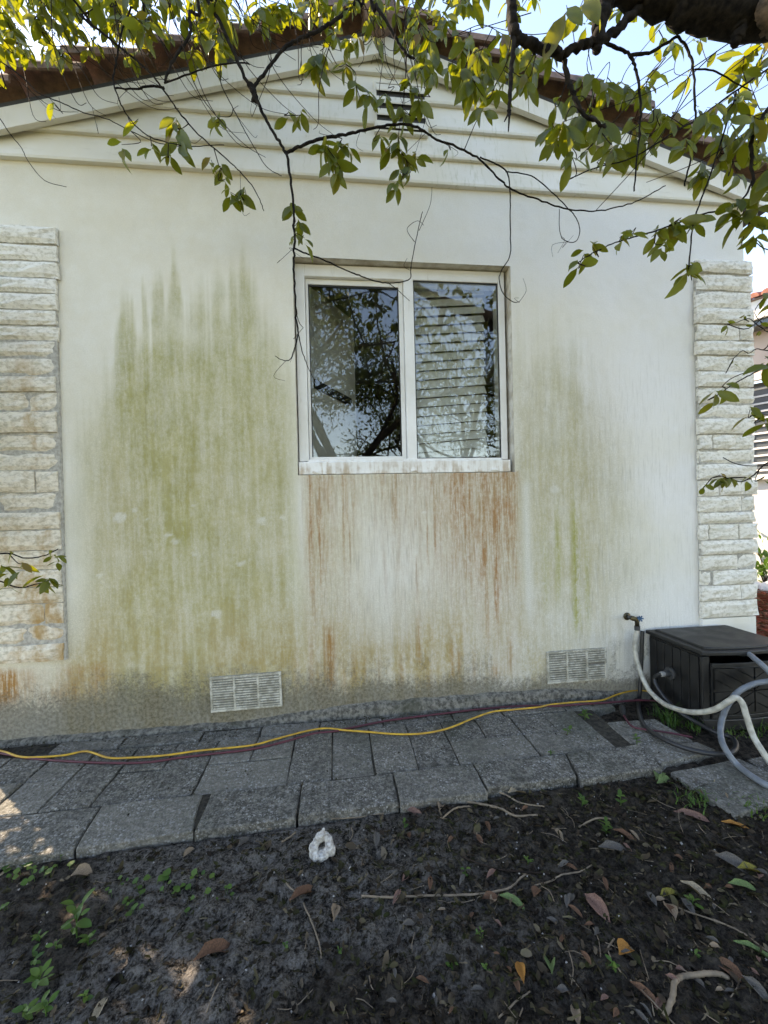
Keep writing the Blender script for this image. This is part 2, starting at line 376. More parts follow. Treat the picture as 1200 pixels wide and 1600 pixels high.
nx, ny = len(gx), len(gy)
idx = np.arange(nx*ny).reshape(ny, nx)
Q = np.stack([idx[:-1, :-1], idx[:-1, 1:], idx[1:, 1:], idx[1:, :-1]], -1).reshape(-1, 4)
ash = np.clip(ss(.40, .62, fbm(GX*1.9+3, GY*1.9, 31))*ss(.9, -.2, GX)*1.0+.12, 0, 1)
lawn = ss(2.6, 3.8, np.hypot(GX*.8, GY+.6)) * ss(.2, .5, fbm(GX*.6, GY*.6, 5))
ground = tag(quads_np('ground', np.stack([GX, GY, GZ], -1).reshape(-1, 3), Q, MAT['soil'], smooth=True, attrs=dict(ash=ash.ravel(), lawn=lawn.ravel())), kind='structure')

# ================================================================== HOUSE
XL, XR, XC, ZS = -2.04, 2.67, .298, 3.136
HX0, HX1, HZ0, HZ1 = -.225, 1.080, 1.409, 2.663
RB = lambda X: 3.885-.303*abs(X-XC)
house = tag(empty('house', (0, 0, 0)), 'white stucco house gable with algae and rust stained wall around a sliding window', 'house')

def lin(a, b, st): return list(np.linspace(a, b, max(2, int(round((b-a)/st))+1)))
xs = np.array(sorted(set(np.round(lin(XL, HX0, .0115)+lin(HX0, HX1, .0115)+lin(HX1, XR, .0115), 5))))
zs = np.array(sorted(set(np.round(lin(-.10, HZ0, .0115)+lin(HZ0, HZ1, .0115)+lin(HZ1, ZS+.03, .0115), 5))))
X, Z = np.meshgrid(xs, zs)
def px(p): return W(p, 740)[0]
def pz(p, x=600): return W(x, p)[2]
def cols(pts, x):                     # piecewise-linear curve over photo columns
    return np.interp(x, [px(p) for p, _ in pts], [v for _, v in pts])
warp = .012*(fbm(X*3, Z*2.2, 77)-.5)
Xw = X+warp
# algae: each column has its own top, spiky like a run of drips
topc = cols([(90, 660), (108, 640), (125, 610), (150, 590), (176, 560), (190, 500), (198, 486), (208, 462), (214, 470), (219, 540), (224, 520), (231, 448), (236, 460), (241, 540), (246, 470), (252, 428), (260, 440), (266, 530), (272, 470), (282, 405), (288, 420), (296, 500), (305, 470), (318, 450), (330, 480), (345, 440), (360, 460), (372, 430), (390, 405), (402, 420), (415, 480), (428, 470), (445, 500), (462, 540), (800, 470), (815, 440), (830, 500), (845, 460), (858, 500), (875, 440), (884, 520), (900, 480), (920, 540), (945, 600), (985, 680), (1040, 760), (1090, 800)], Xw)
topz = np.interp(topc, [400, 900], [pz(400), pz(900)])
spike = (vn(Xw*34, 0*Z, 3)-.5)*.10+(vn(Xw*75, 0*Z, 8)-.5)*.14+(fbm(X*10, Z*6, 18)-.5)*.25
amt = cols([(88, .26), (110, .50), (150, .68), (180, .80), (192, .95), (240, 1.04), (330, .95), (395, 1.0), (440, .84), (460, .5), (520, .38), (650, .26), (760, .28), (800, .42), (840, .54), (900, .56), (945, .42), (1000, .22), (1090, .10)], Xw)
soft = cols([(90, .45), (180, .35), (194, .14), (292, .18), (315, .36), (380, .25), (460, .45), (800, .7), (1090, .7)], X)
green = amt*ss(-.3, 1.0, (topz+spike-Z)/soft)*(.62+.38*ss(.0, .6, topz+spike-Z))
green *= 1-.42*ss(1.05, .35, Z)*ss(px(360), px(440), X)
green = np.maximum(green, .42*amt*ss(2.25, 1.5, Z)*(X < HX0))
green *= .62+.68*fbm(X*3.4, Z*2.6, 14)
green = np.where((X > HX0) & (X < HX1) & (Z < HZ0), green*.75, green)
green *= ss(.0, .22, Z)
green *= 1-.35*ss(.55, .8, fbm(X*6, Z*5, 55))
# bright lime runs at the right
lime = np.zeros_like(X)
for p, wd, a, y0, y1 in ((897, .026, 1.0, 780, 1010), (869, .018, .7, 790, 960), (914, .014, .6, 850, 1010), (850, .02, .3, 820, 980), (286, .016, .35, 770, 870), (322, .012, .25, 790, 850)):
    lime = np.maximum(lime, a*np.exp(-((Xw-px(p))/wd)**2)*ss(pz(y0-25), pz(y0+60), Z)*ss(pz(y1+20), pz(y1-40), Z))
# rust runs below the window: many thin columns with their own lengths
rust = np.zeros_like(X); under = ss(HX0-.03, HX0+.10, X+.05*(fbm(X*9, Z*3, 33)-.5))*ss(HX1+.05, HX1-.03, X+.05*(fbm(X*9, Z*3, 34)-.5))
R2 = np.random.default_rng(5)
runs = [(484, .020, .75, 1020), (497, .012, .85, 1000), (512, .010, .5, 900), (545, .010, .5, 830), (560, .012, .7, 800), (575, .009, .55, 850), (620, .014, .5, 840), (640, .022, .55, 830), (655, .012, .4, 980), (690, .018, .5, 850), (712, .020, .65, 950), (724, .016, .7, 1000), (738, .014, .5, 900), (755, .022, .85, 1060), (772, .022, .9, 1070), (790, .018, .95, 1000), (803, .012, .9, 960)]
for i in range(150): runs.append((R2.uniform(470, 812), R2.uniform(.002, .009), R2.uniform(.2, .75), R2.uniform(770, 1010)))
for i in range(60): runs.append((R2.uniform(690, 812), R2.uniform(.003, .010), R2.uniform(.3, .85), R2.uniform(820, 1050)))
for p, wd, a, y1 in runs:
    xw = px(p)+.010*(vn(Z*5, 0*Z+p, 4)-.5)
    rust = np.maximum(rust, min(1, a*1.25)*np.exp(-((X-xw)/wd)**2)*ss(pz(y1+30), pz(y1-190), Z))
rust *= under*(Z < HZ0+.01)
rust = np.maximum(rust, under*(Z < HZ0)*(.12+.55*ss(.35, 1.4, Z)*cols([(465, .8), (500, .9), (515, .5), (535, .16), (600, .16), (640, .34), (668, .16), (690, .55), (730, 1.15), (800, 1.35), (812, 1.0)], X))*(.45+.9*fbm(X*22, Z*2.2, 61)))
# orange runs near the bottom, and on the plinth under the left stonework
orange = np.zeros_like(X)
for p, wd, a, y0, y1 in ((508, .026, 1.0, 965, 1070), (478, .014, .5, 980, 1070), (545, .012, .45, 1000, 1065), (735, .012, .4, 1020, 1075), (790, .014, .5, 1000, 1060), (620, .012, .45, 1020, 1080), (585, .010, .35, 1010, 1070), (499, .008, .6, 960, 1060), (530, .014, .5, 1030, 1075), (562, .010, .3, 1010, 1060), (648, .011, .75, 955, 1035), (664, .016, .5, 1045, 1085), (700, .010, .7, 1005, 1070), (711, .009, .7, 1010, 1065), (767, .035, .75, 1040, 1070), (455, .02, .3, 1000, 1080), (490, .03, .35, 1030, 1090)):
    orange = np.maximum(orange, a*np.exp(-((Xw-px(p))/wd)**2)*ss(pz(y0-12), pz(y0+35), Z)*ss(pz(y1+14), pz(y1-12), Z))
pl = ss(px(185), px(120), X)*ss(.42, .36, Z)*ss(.13, .26, Z)
orange = np.maximum(orange, pl*np.clip(2.2*fbm(Xw*9, Z*3, 90)-.40, 0, 1))
clean = .7*np.exp(-((Xw-px(822))/.028)**2)*ss(pz(1030), pz(930), Z)*ss(pz(740), pz(770), Z)
clean = np.maximum(clean, .55*np.exp(-((Xw-px(468))/.02)**2)*ss(pz(930), pz(800), Z)*ss(pz(735), pz(760), Z))
clean = np.maximum(clean, .6*ss(px(930), px(1010), X)*ss(.9, .45, Z)*ss(.08, .25, Z))
clean = np.maximum(clean, .35*ss(px(150), px(112), X)*ss(.4, .6, Z)*ss(2.0, 1.3, Z))
chip = np.zeros_like(X)
for p_, q_, rr_ in ((186, 806, .045), (208, 797, .018), (227, 812, .02), (270, 846, .035), (262, 836, .02), (300, 866, .025), (405, 815, .03), (440, 810, .02), (662, 800, .012), (868, 765, .03), (855, 640, .02), (846, 912, .02), (330, 960, .03), (150, 900, .02), (420, 700, .015), (300, 790, .016), (850, 705, .012), (372, 880, .03)):
    dd = np.hypot((X-px(p_))*1.0, (Z-pz(q_, p_))*1.5)/rr_; chip = np.maximum(chip, ss(1.1, .55, dd+1.1*(fbm(X*28, Z*28, 42)-.5)*2))
clean = np.maximum(clean, chip*.6)
clean = np.maximum(clean, .5*under*(Z < HZ0)*np.exp(-((X-px(600))/.16)**2)*ss(.25, .6, Z)*ss(1.4, 1.0, Z)*(.3+fbm(X*18, Z*1.6, 131)))
soot = np.clip(.5*under*(Z < HZ0)+.35*green+.45*ss(px(800), px(850), X)*ss(2.5, 1.6, Z), 0, 1)*(.2+1.4*fbm(X*5, Z*1.2, 71)**1.5)
dh = cols([(-100, .30), (100, .32), (200, .36), (320, .33), (450, .28), (600, .22), (800, .20), (950, .12), (1100, .07)], X)
dirt = np.clip((dh*1.25-Z)/(dh*1.1)+.55*(fbm(X*7, Z*7, 81)-.5), 0, 1)*ss(.6, .3, Z)
dirt = np.maximum(dirt, .30*(fbm(X*5, Z*3, 83) > .52)*ss(.5, .2, Z))
tanm = np.clip(ss(.85, .20, Z)*ss(px(60), px(110), X)*ss(px(950), px(560), X)*1.05+.14*under*(Z < HZ0)+.40*ss(px(795), px(820), X)*ss(px(1040), px(880), X)*ss(2.6, 1.3, Z)+.30*ss(px(95), px(180), X)*ss(px(470), px(430), X)*ss(2.3, 1.2, Z), 0, 1)*(.35+1.1*fbm(X*6, Z*2.2, 121))
grime = np.clip(green*.8+rust*.8+tanm+ss(1.0, .3, Z)*.5+ss(px(790), px(830), X)*ss(2.4, 1.5, Z)*ss(px(1060), px(940), X)*.5, 0, 1)
vy = .006*(fbm(X*1.5, Z*1.5, 97)-.5)+.0035*(fbm(X*14, Z*14, 99)-.5)+.004*dirt*(vn(X*60, Z*60, 5)-.5)
edge = np.minimum(np.minimum(abs(X-HX0), abs(X-HX1)), np.minimum(abs(Z-HZ0), abs(Z-HZ1)))
V = np.stack([X, vy, Z], -1).reshape(-1, 3)
nx, ny = len(xs), len(zs); idx = np.arange(nx*ny).reshape(ny, nx)
cx, cz = (xs[:-1]+xs[1:])/2, (zs[:-1]+zs[1:])/2; CX, CZ = np.meshgrid(cx, cz)
keep = ~((CX > HX0) & (CX < HX1) & (CZ > HZ0) & (CZ < HZ1))
Q = np.stack([idx[:-1, :-1], idx[:-1, 1:], idx[1:, 1:], idx[1:, :-1]], -1)[keep]
wall = quads_np('wall', V, Q, MAT['stucco'], house, True, {n: a.ravel() for n, a in dict(green=green, lime=lime, rust=rust, orange=orange, clean=clean, soot=soot, dirt=dirt, tan=tanm, grime=grime, pale_skylit=.15+.85*ss(px(300), px(980), X)).items()})  # last mask grades paint tone and painted sky light to the right
# window reveal, inner lining, side and back walls, floor and ceiling
m = MB(); D1 = .17
m.add([(HX0, 0, HZ0), (HX0, D1, HZ0), (HX0, D1, HZ1), (HX0, 0, HZ1)], [(0, 1, 2, 3)])
m.add([(HX1, 0, HZ0), (HX1, D1, HZ0), (HX1, D1, HZ1), (HX1, 0, HZ1)], [(0, 3, 2, 1)])
m.add([(HX0, 0, HZ1), (HX1, 0, HZ1), (HX1, D1, HZ1), (HX0, D1, HZ1)], [(0, 3, 2, 1)])
m.add([(HX0, 0, HZ0), (HX1, 0, HZ0), (HX1, D1, HZ0), (HX0, D1, HZ0)], [(0, 1, 2, 3)])
m.obj('window_reveal', MAT['reveal_paint'], house)
m = MB(); Y1 = .19
m.box((XL+.1, D1+.001, .4), (HX0, Y1, 3.3)).box((HX1, D1+.001, .4), (XR-.1, Y1, 3.3)).box((HX0, D1+.001, .4), (HX1, Y1, HZ0)).box((HX0, D1+.001, HZ1), (HX1, Y1, 3.3))
m.obj('inner_wall', MAT['room'], house)
m = MB(); m.box((XL, .012, -.1), (XL+.15, 7, 3.2)).box((XR-.15, .012, -.1), (XR, 7, 3.2)).box((XL+.15, 6.85, -.1), (XR-.15, 7, 3.2)); m.obj('outer_wall', MAT['siding'], house)
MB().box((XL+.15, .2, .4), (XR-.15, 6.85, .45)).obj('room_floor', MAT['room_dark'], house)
MB().box((XL+.15, .2, 2.98), (XR-.15, 6.85, 3.02)).obj('room_ceiling', MAT['room'], house)
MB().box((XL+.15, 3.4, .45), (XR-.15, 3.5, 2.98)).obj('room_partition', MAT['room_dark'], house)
# rough cement footing along the wall base
n = 90; fx = np.linspace(-2.0, 1.75, n); V = []; Fc = []
for i, x in enumerate(fx):
    hgt = .014+.050*float(ss(-.55, .15, x)*ss(1.75, 1.2, x))+.012*float(vn(x*9, 0, 2)-.5); dp = .030+.022*float(vn(x*5, 1, 3)-.5)+.012*float(vn(x*30, 1, 3)-.5)
    V += [(x, .02, hgt+.012), (x, -dp*.75, hgt), (x, -dp, hgt*.6), (x, -dp-.012, -.08)]
for i in range(n-1):
    for j in range(3): a = i*4+j; Fc.append((a, a+1, a+5, a+4))
mobj('footing', V, Fc, MAT['footing'], house, True)

# clapboards of the gable, each its own board cut to the rake
edges = [3.110, 3.264, 3.434, 3.582, 3.730, 3.850]
def zone(zb, zt):
    hw = lambda z: (3.885+.10-z)/.303
    return hw
for i in range(5):
    zb, zt = edges[i], edges[i+1]+.02
    a = min((3.812+.08-zb)/.297, 2.40); b = min((3.812+.08-zt)/.297, 2.38); b = max(b, .05)
    n = 24; V = []
    for t in np.linspace(-1, 1, n):
        wv = .003*float(vn(t*9, i, 6)-.5)
        xb, xt = XC+t*a, XC+t*b
        xb = min(max(xb, XL-.02), XR+.015); xt = min(max(xt, XL-.02), XR+.015)
        V += [(xb, .012, zb+wv), (xb, -.030+wv, zb+wv), (xb, -.033+wv, zb+.012+wv), (xt, -.004, zt), (xt, .012, zt)]
    Fc = [(q*5+j, q*5+5+j, q*5+6+j, q*5+1+j) for q in range(n-1) for j in range(4)]
    if i == 2 or i == 3 or i == 1: pass
    mobj('siding_board', V, Fc, MAT['siding'], house)
# gable vent
vx0, vx1, vz0, vz1 = .276, .568, 3.393, 3.662
gv = MB().box((vx0-.012, -.040, vz0-.012), (vx0+.004, .02, vz1+.012)).box((vx1-.004, -.040, vz0-.012), (vx1+.012, .02, vz1+.012)).box((vx0+.004, -.040, vz1), (vx1-.004, .02, vz1+.012)).box((vx0+.004, -.043, vz0-.012), (vx1-.004, .02, vz0)).obj('gable_vent', MAT['siding'], house)
MB().box((vx0+.004, -.037, vz0), (vx1-.004, -.034, vz1)).obj('vent_cavity', MAT['galv_dark'], gv)
for i in range(4):
    z0 = vz0+.012+i*.070
    m = MB(); m.add([(vx0+.004, -.052, z0), (vx1-.004, -.052, z0), (vx1-.004, -.038, z0+.044), (vx0+.004, -.038, z0+.044), (vx0+.004, -.050, z0-.006), (vx1-.004, -.050, z0-.006), (vx1-.004, -.036, z0+.040), (vx0+.004, -.036, z0+.040)], BOXF)
    m.obj('louver', MAT['siding'], gv)
# rake boards with a trim strip, roof slopes, barrel tiles on the rake
for sgn in (-1, 1):
    xe = XC+sgn*2.62
    def rk(name, y0, y1, lo, hi, mat, par=house):
        m = MB(); V = []
        x_in = XC+(.0015*sgn)
        for xx in (x_in, xe):
            zb = 3.812-.297*abs(xx-XC)
            V += [(xx, y0, zb+lo), (xx, y1, zb+lo), (xx, y1, zb+hi), (xx, y0, zb+hi)]
        m.add(V, [(0, 1, 2, 3), (7, 6, 5, 4), (0, 4, 5, 1), (1, 5, 6, 2), (2, 6, 7, 3), (3, 7, 4, 0)])
        return m.obj(name, mat, par)
    rk('rake_board', -.062, -.036, .006, .108, MAT['siding'])
    rk('rake_trim', -.068, -.0365, -.010, .005, MAT['siding'])
    rf = rk('roof', -.060, 7.2, .109, .132, MAT['galv_dark'])
    L = math.hypot(1, .297); sl = Vector((sgn/L, 0, -.297/L)); up = Vector((sgn*.297/L, 0, 1/L))
    # shared tile mesh: half barrel along +x (down slope), lower end wider
    nseg = 7; V = []
    for q, (xx, r) in enumerate(((0, .078), (.42, .094))):
        for rr in (r, r-.014):
            for j in range(nseg+1):
                a = math.pi*(j/nseg)*1.0
                V.append((xx, -math.cos(a)*rr, math.sin(a)*rr*1.08))
    n1 = nseg+1; Fc = []
    for j in range(nseg):
        Fc.append((j, j+1, 2*n1+j+1, 2*n1+j)); Fc.append((n1+j+1, n1+j, 3*n1+j, 3*n1+j+1))
        Fc.append((2*n1+j, 2*n1+j+1, 3*n1+j+1, 3*n1+j)); Fc.append((j+1, j, n1+j, n1+j+1))
    for j in (0, nseg): Fc.append((j, 2*n1+j, 3*n1+j, n1+j))
    tm = mesh_data('roof_tile', V, Fc, MAT['tile'])
    ex = .345
    for row in range(3):
        for i in range(8):
            o = bpy.data.objects.new('roof_tile', tm); link(o, rf)
            d0 = -.10+i*ex+rnd.uniform(-.012, .012)
            p = Vector((XC, -.055+row*.235, 3.812+.132))+sl*d0+up*(.016+rnd.uniform(-.004, .008))
            tilt = math.atan2(.303, 1)*sgn
            Xa = (sl+up*.075*1).normalized() if False else (sl + up*(.18)).normalized()
            Ya = Vector((0, 1 if sgn > 0 else -1, 0)); Za = Xa.cross(Ya).normalized(); Ya = Za.cross(Xa)
            mt = Matrix((Xa, Ya, Za)).transposed().to_4x4(); mt.translation = p
            o.matrix_world = mt
    # the rest of the slope further back, too far round the corner to pick apart
    m = MB()
    for row in range(3, 29):
        yc = -.055+row*.235; V = []
        for q, dd in enumerate((-.1, 2.66)):
            for j in range(6):
                a = math.pi*j/5; pp = Vector((XC, yc-math.cos(a)*.095, 3.812+.140))+sl*dd+up*(math.sin(a)*.105); V.append(pp)
        m.add(V, [(j, j+1, 6+j+1, 6+j) for j in range(5)])
    tag(m.obj('tile_course', MAT['tile'], rf), kind='stuff')
m = MB().tube([(XC, -.15, 3.985), (XC, 3.5, 3.985), (XC, 7.2, 3.985)], .095, 10); m.obj('ridge_cap', MAT['tile'], house, True)

# split-face stone cladding at both corners
def stone_mesh(x0, x1, z0, z1, y_out, seed, side=0):
    nx_, nz_ = max(3, int((x1-x0)/.055)), 4
    xs_ = np.linspace(x0, x1, nx_+1); zs_ = np.linspace(z0, z1, nz_+1); XX, ZZ = np.meshgrid(xs_, zs_)
    dy = .009*(fbm(XX*13, ZZ*20, seed)-.5)*2+.008*(vn(XX*40, ZZ*55, seed+3)-.5)
    rim = np.zeros_like(XX, bool); rim[0, :] = rim[-1, :] = rim[:, 0] = rim[:, -1] = True
    YY = -(y_out+dy); YY = np.where(rim, YY+.012, YY)
    XX = XX+np.where(rim, .006*(vn(ZZ*40, XX*9, seed+5)-.5), 0); ZZ = ZZ+np.where(rim, .007*(vn(XX*22, ZZ*9, seed+6)-.5), 0)
    V = list(np.stack([XX, YY, ZZ], -1).reshape(-1, 3)); w_ = nx_+1
    Fc = [(r*w_+c_, r*w_+c_+1, (r+1)*w_+c_+1, (r+1)*w_+c_) for r in range(nz_) for c_ in range(nx_)]
    loop = [c_ for c_ in range(w_)]+[r*w_+nx_ for r in range(1, nz_+1)]+[nz_*w_+c_ for c_ in range(nx_-1, -1, -1)]+[r*w_ for r in range(nz_-1, 0, -1)]
    b0 = len(V)
    for q in loop: p = V[q]; V.append((p[0], -.004, p[2]))
    for q in range(len(loop)):
        q2 = (q+1) % len(loop); Fc.append((loop[q2], loop[q], b0+q, b0+q2))
    return V, Fc
def stone(x0, x1, z0, z1, par, seed, yo=.034, stain=0.0):
    V, Fc = stone_mesh(x0, x1, z0, z1, yo, seed); o = mobj('stone', V, Fc, MAT['stone'], par, False)
    a = o.data.attributes.new('stain', 'FLOAT', 'POINT'); a.data.foreach_set('value', np.full(len(V), stain, np.float32))
    return o
lz = [2.752, 2.655, 2.566, 2.477, 2.395, 2.305, 2.223, 2.144, 2.058, 1.955, 1.869, 1.766, 1.652, 1.549, 1.452, 1.335, 1.232, 1.135, 1.025, .921, .83, .742, .628, .525, .428]
lc = MB().box((XL-.01, -.018, lz[-1]+.004), (-1.475, .004, lz[0]-.004)).obj('stone_cladding', MAT['mortar'], house)
tag(lc, 'left column of white painted split stone with rusty stains')
for i in range(len(lz)-1):
    e = -1.468+.010*(rnd.random()-.5)-(.012 if i > 6 else 0.0)+(.012 if i < 3 else 0); e -= 0.0
    splits = {10: [-1.62], 12: [-1.80], 14: [-1.60], 15: [-1.78], 18: [-1.86], 21: [-1.575], 22: [-1.66], 23: [-1.9]}.get(i, [])
    if not splits and rnd.random() < .4: splits = [rnd.uniform(-1.95, -1.8)]
    xx = [XL-.02]+splits+[e]
    for a, b in zip(xx[:-1], xx[1:]): stone(a+.0035, b-.0035, lz[i+1]+.0045, lz[i]-.003, lc, 100+i*3, .032+rnd.uniform(-.006, .010), min(1, max(0, (i-3)/9)))
rz = [2.745, 2.656, 2.548, 2.437, 2.333, 2.229, 2.134, 2.035, 1.931, 1.827, 1.732, 1.628, 1.532, 1.441, 1.337, 1.233, 1.129, 1.054, .95, .855, .755, .659, .559, .451]
rc = MB().box((2.305, -.018, rz[-1]+.004), (XR+.01, .004, rz[0]-.004)).obj('stone_cladding', MAT['mortar'], house)
tag(rc, 'right corner column of whitewashed split stone')
for i in range(len(rz)-1):
    splits = {11: [2.395, 2.56], 14: [2.44, 2.62], 15: [2.60], 17: [2.36, 2.57], 19: [2.56], 20: [2.38], 21: [2.575], 4: [2.60], 6: [2.52]}.get(i, [])
    e0, e1 = 2.298+rnd.uniform(-.008, .006), XR+.032+rnd.uniform(-.006, .010); xx = [e0]+splits+[e1]
    for a, b in zip(xx[:-1], xx[1:]): stone(a+.0035, b-.0035, rz[i+1]+.005, rz[i]-.004, rc, 300+i*3, .032+rnd.uniform(-.006, .012), .12 if i < 6 else .05)
MB().box((2.30, -.022, -.1), (XR+.018, .003, .446)).obj('plinth', MAT['siding'], house, bevel=.004)

# sliding window
FY = .055
m = MB(); fo = .006
m.box((HX0+fo, FY, HZ0+.085), (HX0+.062, .150, HZ1-fo)).box((HX1-.058, FY, HZ0+.085), (HX1-fo-.012, .150, HZ1-fo))
m.box((HX0+.062, FY, HZ1-.075), (HX1-.058, .150, HZ1-fo))
win = m.obj('window', MAT['vinyl'], house, bevel=.003); tag(win, 'white vinyl two pane sliding window with stained sill')
sill = MB().box((HX0+.004, .012, HZ0+.004), (HX1-.02, .152, HZ0+.078)).obj('window_sill', MAT['vinyl'], win, bevel=.005)
MB().box((HX0+.055, .040, HZ0+.0785), (HX1-.065, .060, HZ0+.094)).obj('sill_lip', MAT['vinyl'], win, bevel=.002)
for q in (.02, .60, 1.10): MB().box((HX0+.06+q, .004, HZ0+.012), (HX0+.10+q, .0118, HZ0+.024)).obj('weep_cover', MAT['vinyl'], win, bevel=.002)
mx0, mx1 = .398, .486                                            # meeting stile
MB().box((mx0+.030, FY-.004, HZ0+.085), (mx1, .105, HZ1-.0755)).obj('mullion', MAT['vinyl'], win, bevel=.003)
sx0, sx1, sz0, sz1 = HX0+.064, mx0+.028, HZ0+.096, HZ1-.077
m = MB(); t = .026; ys = (.082, .112)
m.box((sx0, ys[0], sz0), (sx0+t*.6, ys[1], sz1)).box((sx1-t, ys[0], sz0), (sx1, ys[1], sz1)).box((sx0+t*.6, ys[0], sz0), (sx1-t, ys[1], sz0+t*.7)).box((sx0+t*.6, ys[0], sz1-t*1.2), (sx1-t, ys[1], sz1))
m.obj('sash', MAT['vinyl'], win, bevel=.002)
MB().box((sx0+t*.6, .094, sz0+t*.7), (sx1-t, .0985, sz1-t*1.2)).obj('glass_pane', MAT['glass'], win)
m = MB(); x0, x1, z0, z1 = sx0+t*.6, sx1-t, sz0+t*.7, sz1-t*1.2; g_ = .006
m.box((x0, .088, z1-g_*1.6), (x1, .0935, z1)).box((x0, .088, z0), (x0+g_, .0935, z1-g_*1.6)).box((x1-g_, .088, z0), (x1, .0935, z1-g_*1.6)).obj('gasket', MAT['gasket'], win)
rx0, rx1, rz0, rz1 = mx1+.001, HX1-.060, HZ0+.096, HZ1-.077
MB().box((rx0, .066, rz0), (rx1, .0705, rz1)).obj('glass_pane', MAT['glass'], win)
m = MB(); g_ = .005
m.box((rx0, .060, rz1-g_), (rx1, .0655, rz1)).box((rx0, .060, rz0), (rx0+g_, .0655, rz1-g_)).box((rx1-g_, .060, rz0), (rx1, .0655, rz1-g_)).box((rx0+g_, .060, rz0), (rx1-g_, .0655, rz0+g_)).obj('gasket', MAT['gasket'], win)

# foundation vents
for (x0, z0, rot, lab) in ((-.736, .085, .9, 'grimy white foundation vent below the green algae stain'), (1.254, .102, .4, 'white foundation vent near the hose box with a broken louver')):
    wv, hv = .392, .196
    m = MB(); m.box((0, -.014, 0), (wv, .004, .012)).box((0, -.014, hv-.012), (wv, .004, hv)).box((0, -.014, .012), (.012, .004, hv-.012)).box((wv-.012, -.014, .012), (wv, .004, hv-.012))
    for q in (1, 2): m.box((q*wv/3-.006, -.013, .012), (q*wv/3+.006, .004, hv-.012))
    fv = m.obj('foundation_vent', MAT['vent_paint'], house, bevel=.0015)
    tag(fv, lab); fv.location = (x0, -.004, z0); fv.rotation_euler[1] = -math.radians(rot)
    MB().box((.012, -.003, .012), (wv-.012, .000, hv-.012)).obj('vent_cavity', MAT['vent_back'], fv)
    for q in range(3):
        a, b = (.0125 if q == 0 else q*wv/3+.0065), (wv-.0125 if q == 2 else (q+1)*wv/3-.0065); m = MB()
        for j in range(12):
            zz = .0145+j*.0142
            if lab.startswith('white') and q == 2 and j in (6,): continue
            m.add([(a, -.0125, zz), (b, -.0125, zz), (b, -.0045, zz+.002), (a, -.0045, zz+.002), (a, -.0125, zz+.0072), (b, -.0125, zz+.0072), (b, -.0045, zz+.0085), (a, -.0045, zz+.0085)], BOXF)
        m.obj('louver_panel', MAT['vent_paint'], fv)

# things seen through the panes
bl = tag(empty('window_blind', (.45, .20, 2.62)), 'pale slatted blind hanging slightly askew behind the right window pane', 'blind')
p0, p1 = W(640, 600, .20), W(758, 600, .20)
for i in range(24):
    zc = 2.55-i*.058
    m = MB(); x0, x1 = p0[0]-.035-.45, p1[0]-.45
    m.add([(x0, -.022, -.022), (x1, -.022, -.022), (x1, .006, .034), (x0, .006, .034), (x0, -.019, -.0235), (x1, -.019, -.0235), (x1, .009, .0325), (x0, .009, .0325)], BOXF)
    o = m.obj('slat', MAT['blind'], bl); o.location = (0, 0, zc-2.62+.01); o.rotation_euler = (0, -math.radians(4.5+rnd.uniform(-.3, .3)), 0)
MB().box((p0[0]-.58, -.03, -.005), (p1[0]-.44, .03, .03)).obj('headrail', MAT['blind'], bl)
a = W(470, 600, .24); dr = np.array([math.sin(math.radians(33)), math.cos(math.radians(33)), 0]); nn = np.array([dr[1], -dr[0], 0])
# where the sight line of its far edge meets the door plane
v = ray(553, 650); tt = np.dot(a-CAM, nn)/np.dot(v, nn); b = CAM+v*tt; Ld = float(np.dot(b-a, dr))
idr = tag(empty('interior_door', (a[0], a[1], .45)), 'pale interior door with a dark bar seen through the left window pane', 'door'); idr.rotation_euler[2] = math.atan2(dr[1], dr[0])
zt_ = W(478, 447, .27)[2]-.45
MB().box((-.05, -.02, 0), (Ld, .02, zt_+.02)).obj('door_leaf', MAT['door_paint'], idr, bevel=.003)
v = ray(486, 600); tt = np.dot(a-CAM, nn)/np.dot(v, nn); q0 = CAM+v*tt
v = ray(544, 630); tt = np.dot(a-CAM, nn)/np.dot(v, nn); q1 = CAM+v*tt
s0, s1 = float(np.dot(q0-a, dr)), float(np.dot(q1-a, dr)); m = MB()
z0_, z1_ = q0[2]-.45, q1[2]-.45
m.add([(s0, -.032, z0_-.03), (s1, -.032, z1_-.03), (s1, -.0205, z1_-.03), (s0, -.0205, z0_-.03), (s0, -.032, z0_+.03), (s1, -.032, z1_+.03), (s1, -.0205, z1_+.03), (s0, -.0205, z0_+.03)], BOXF)
m.obj('dark_bar', MAT['gasket'], idr)

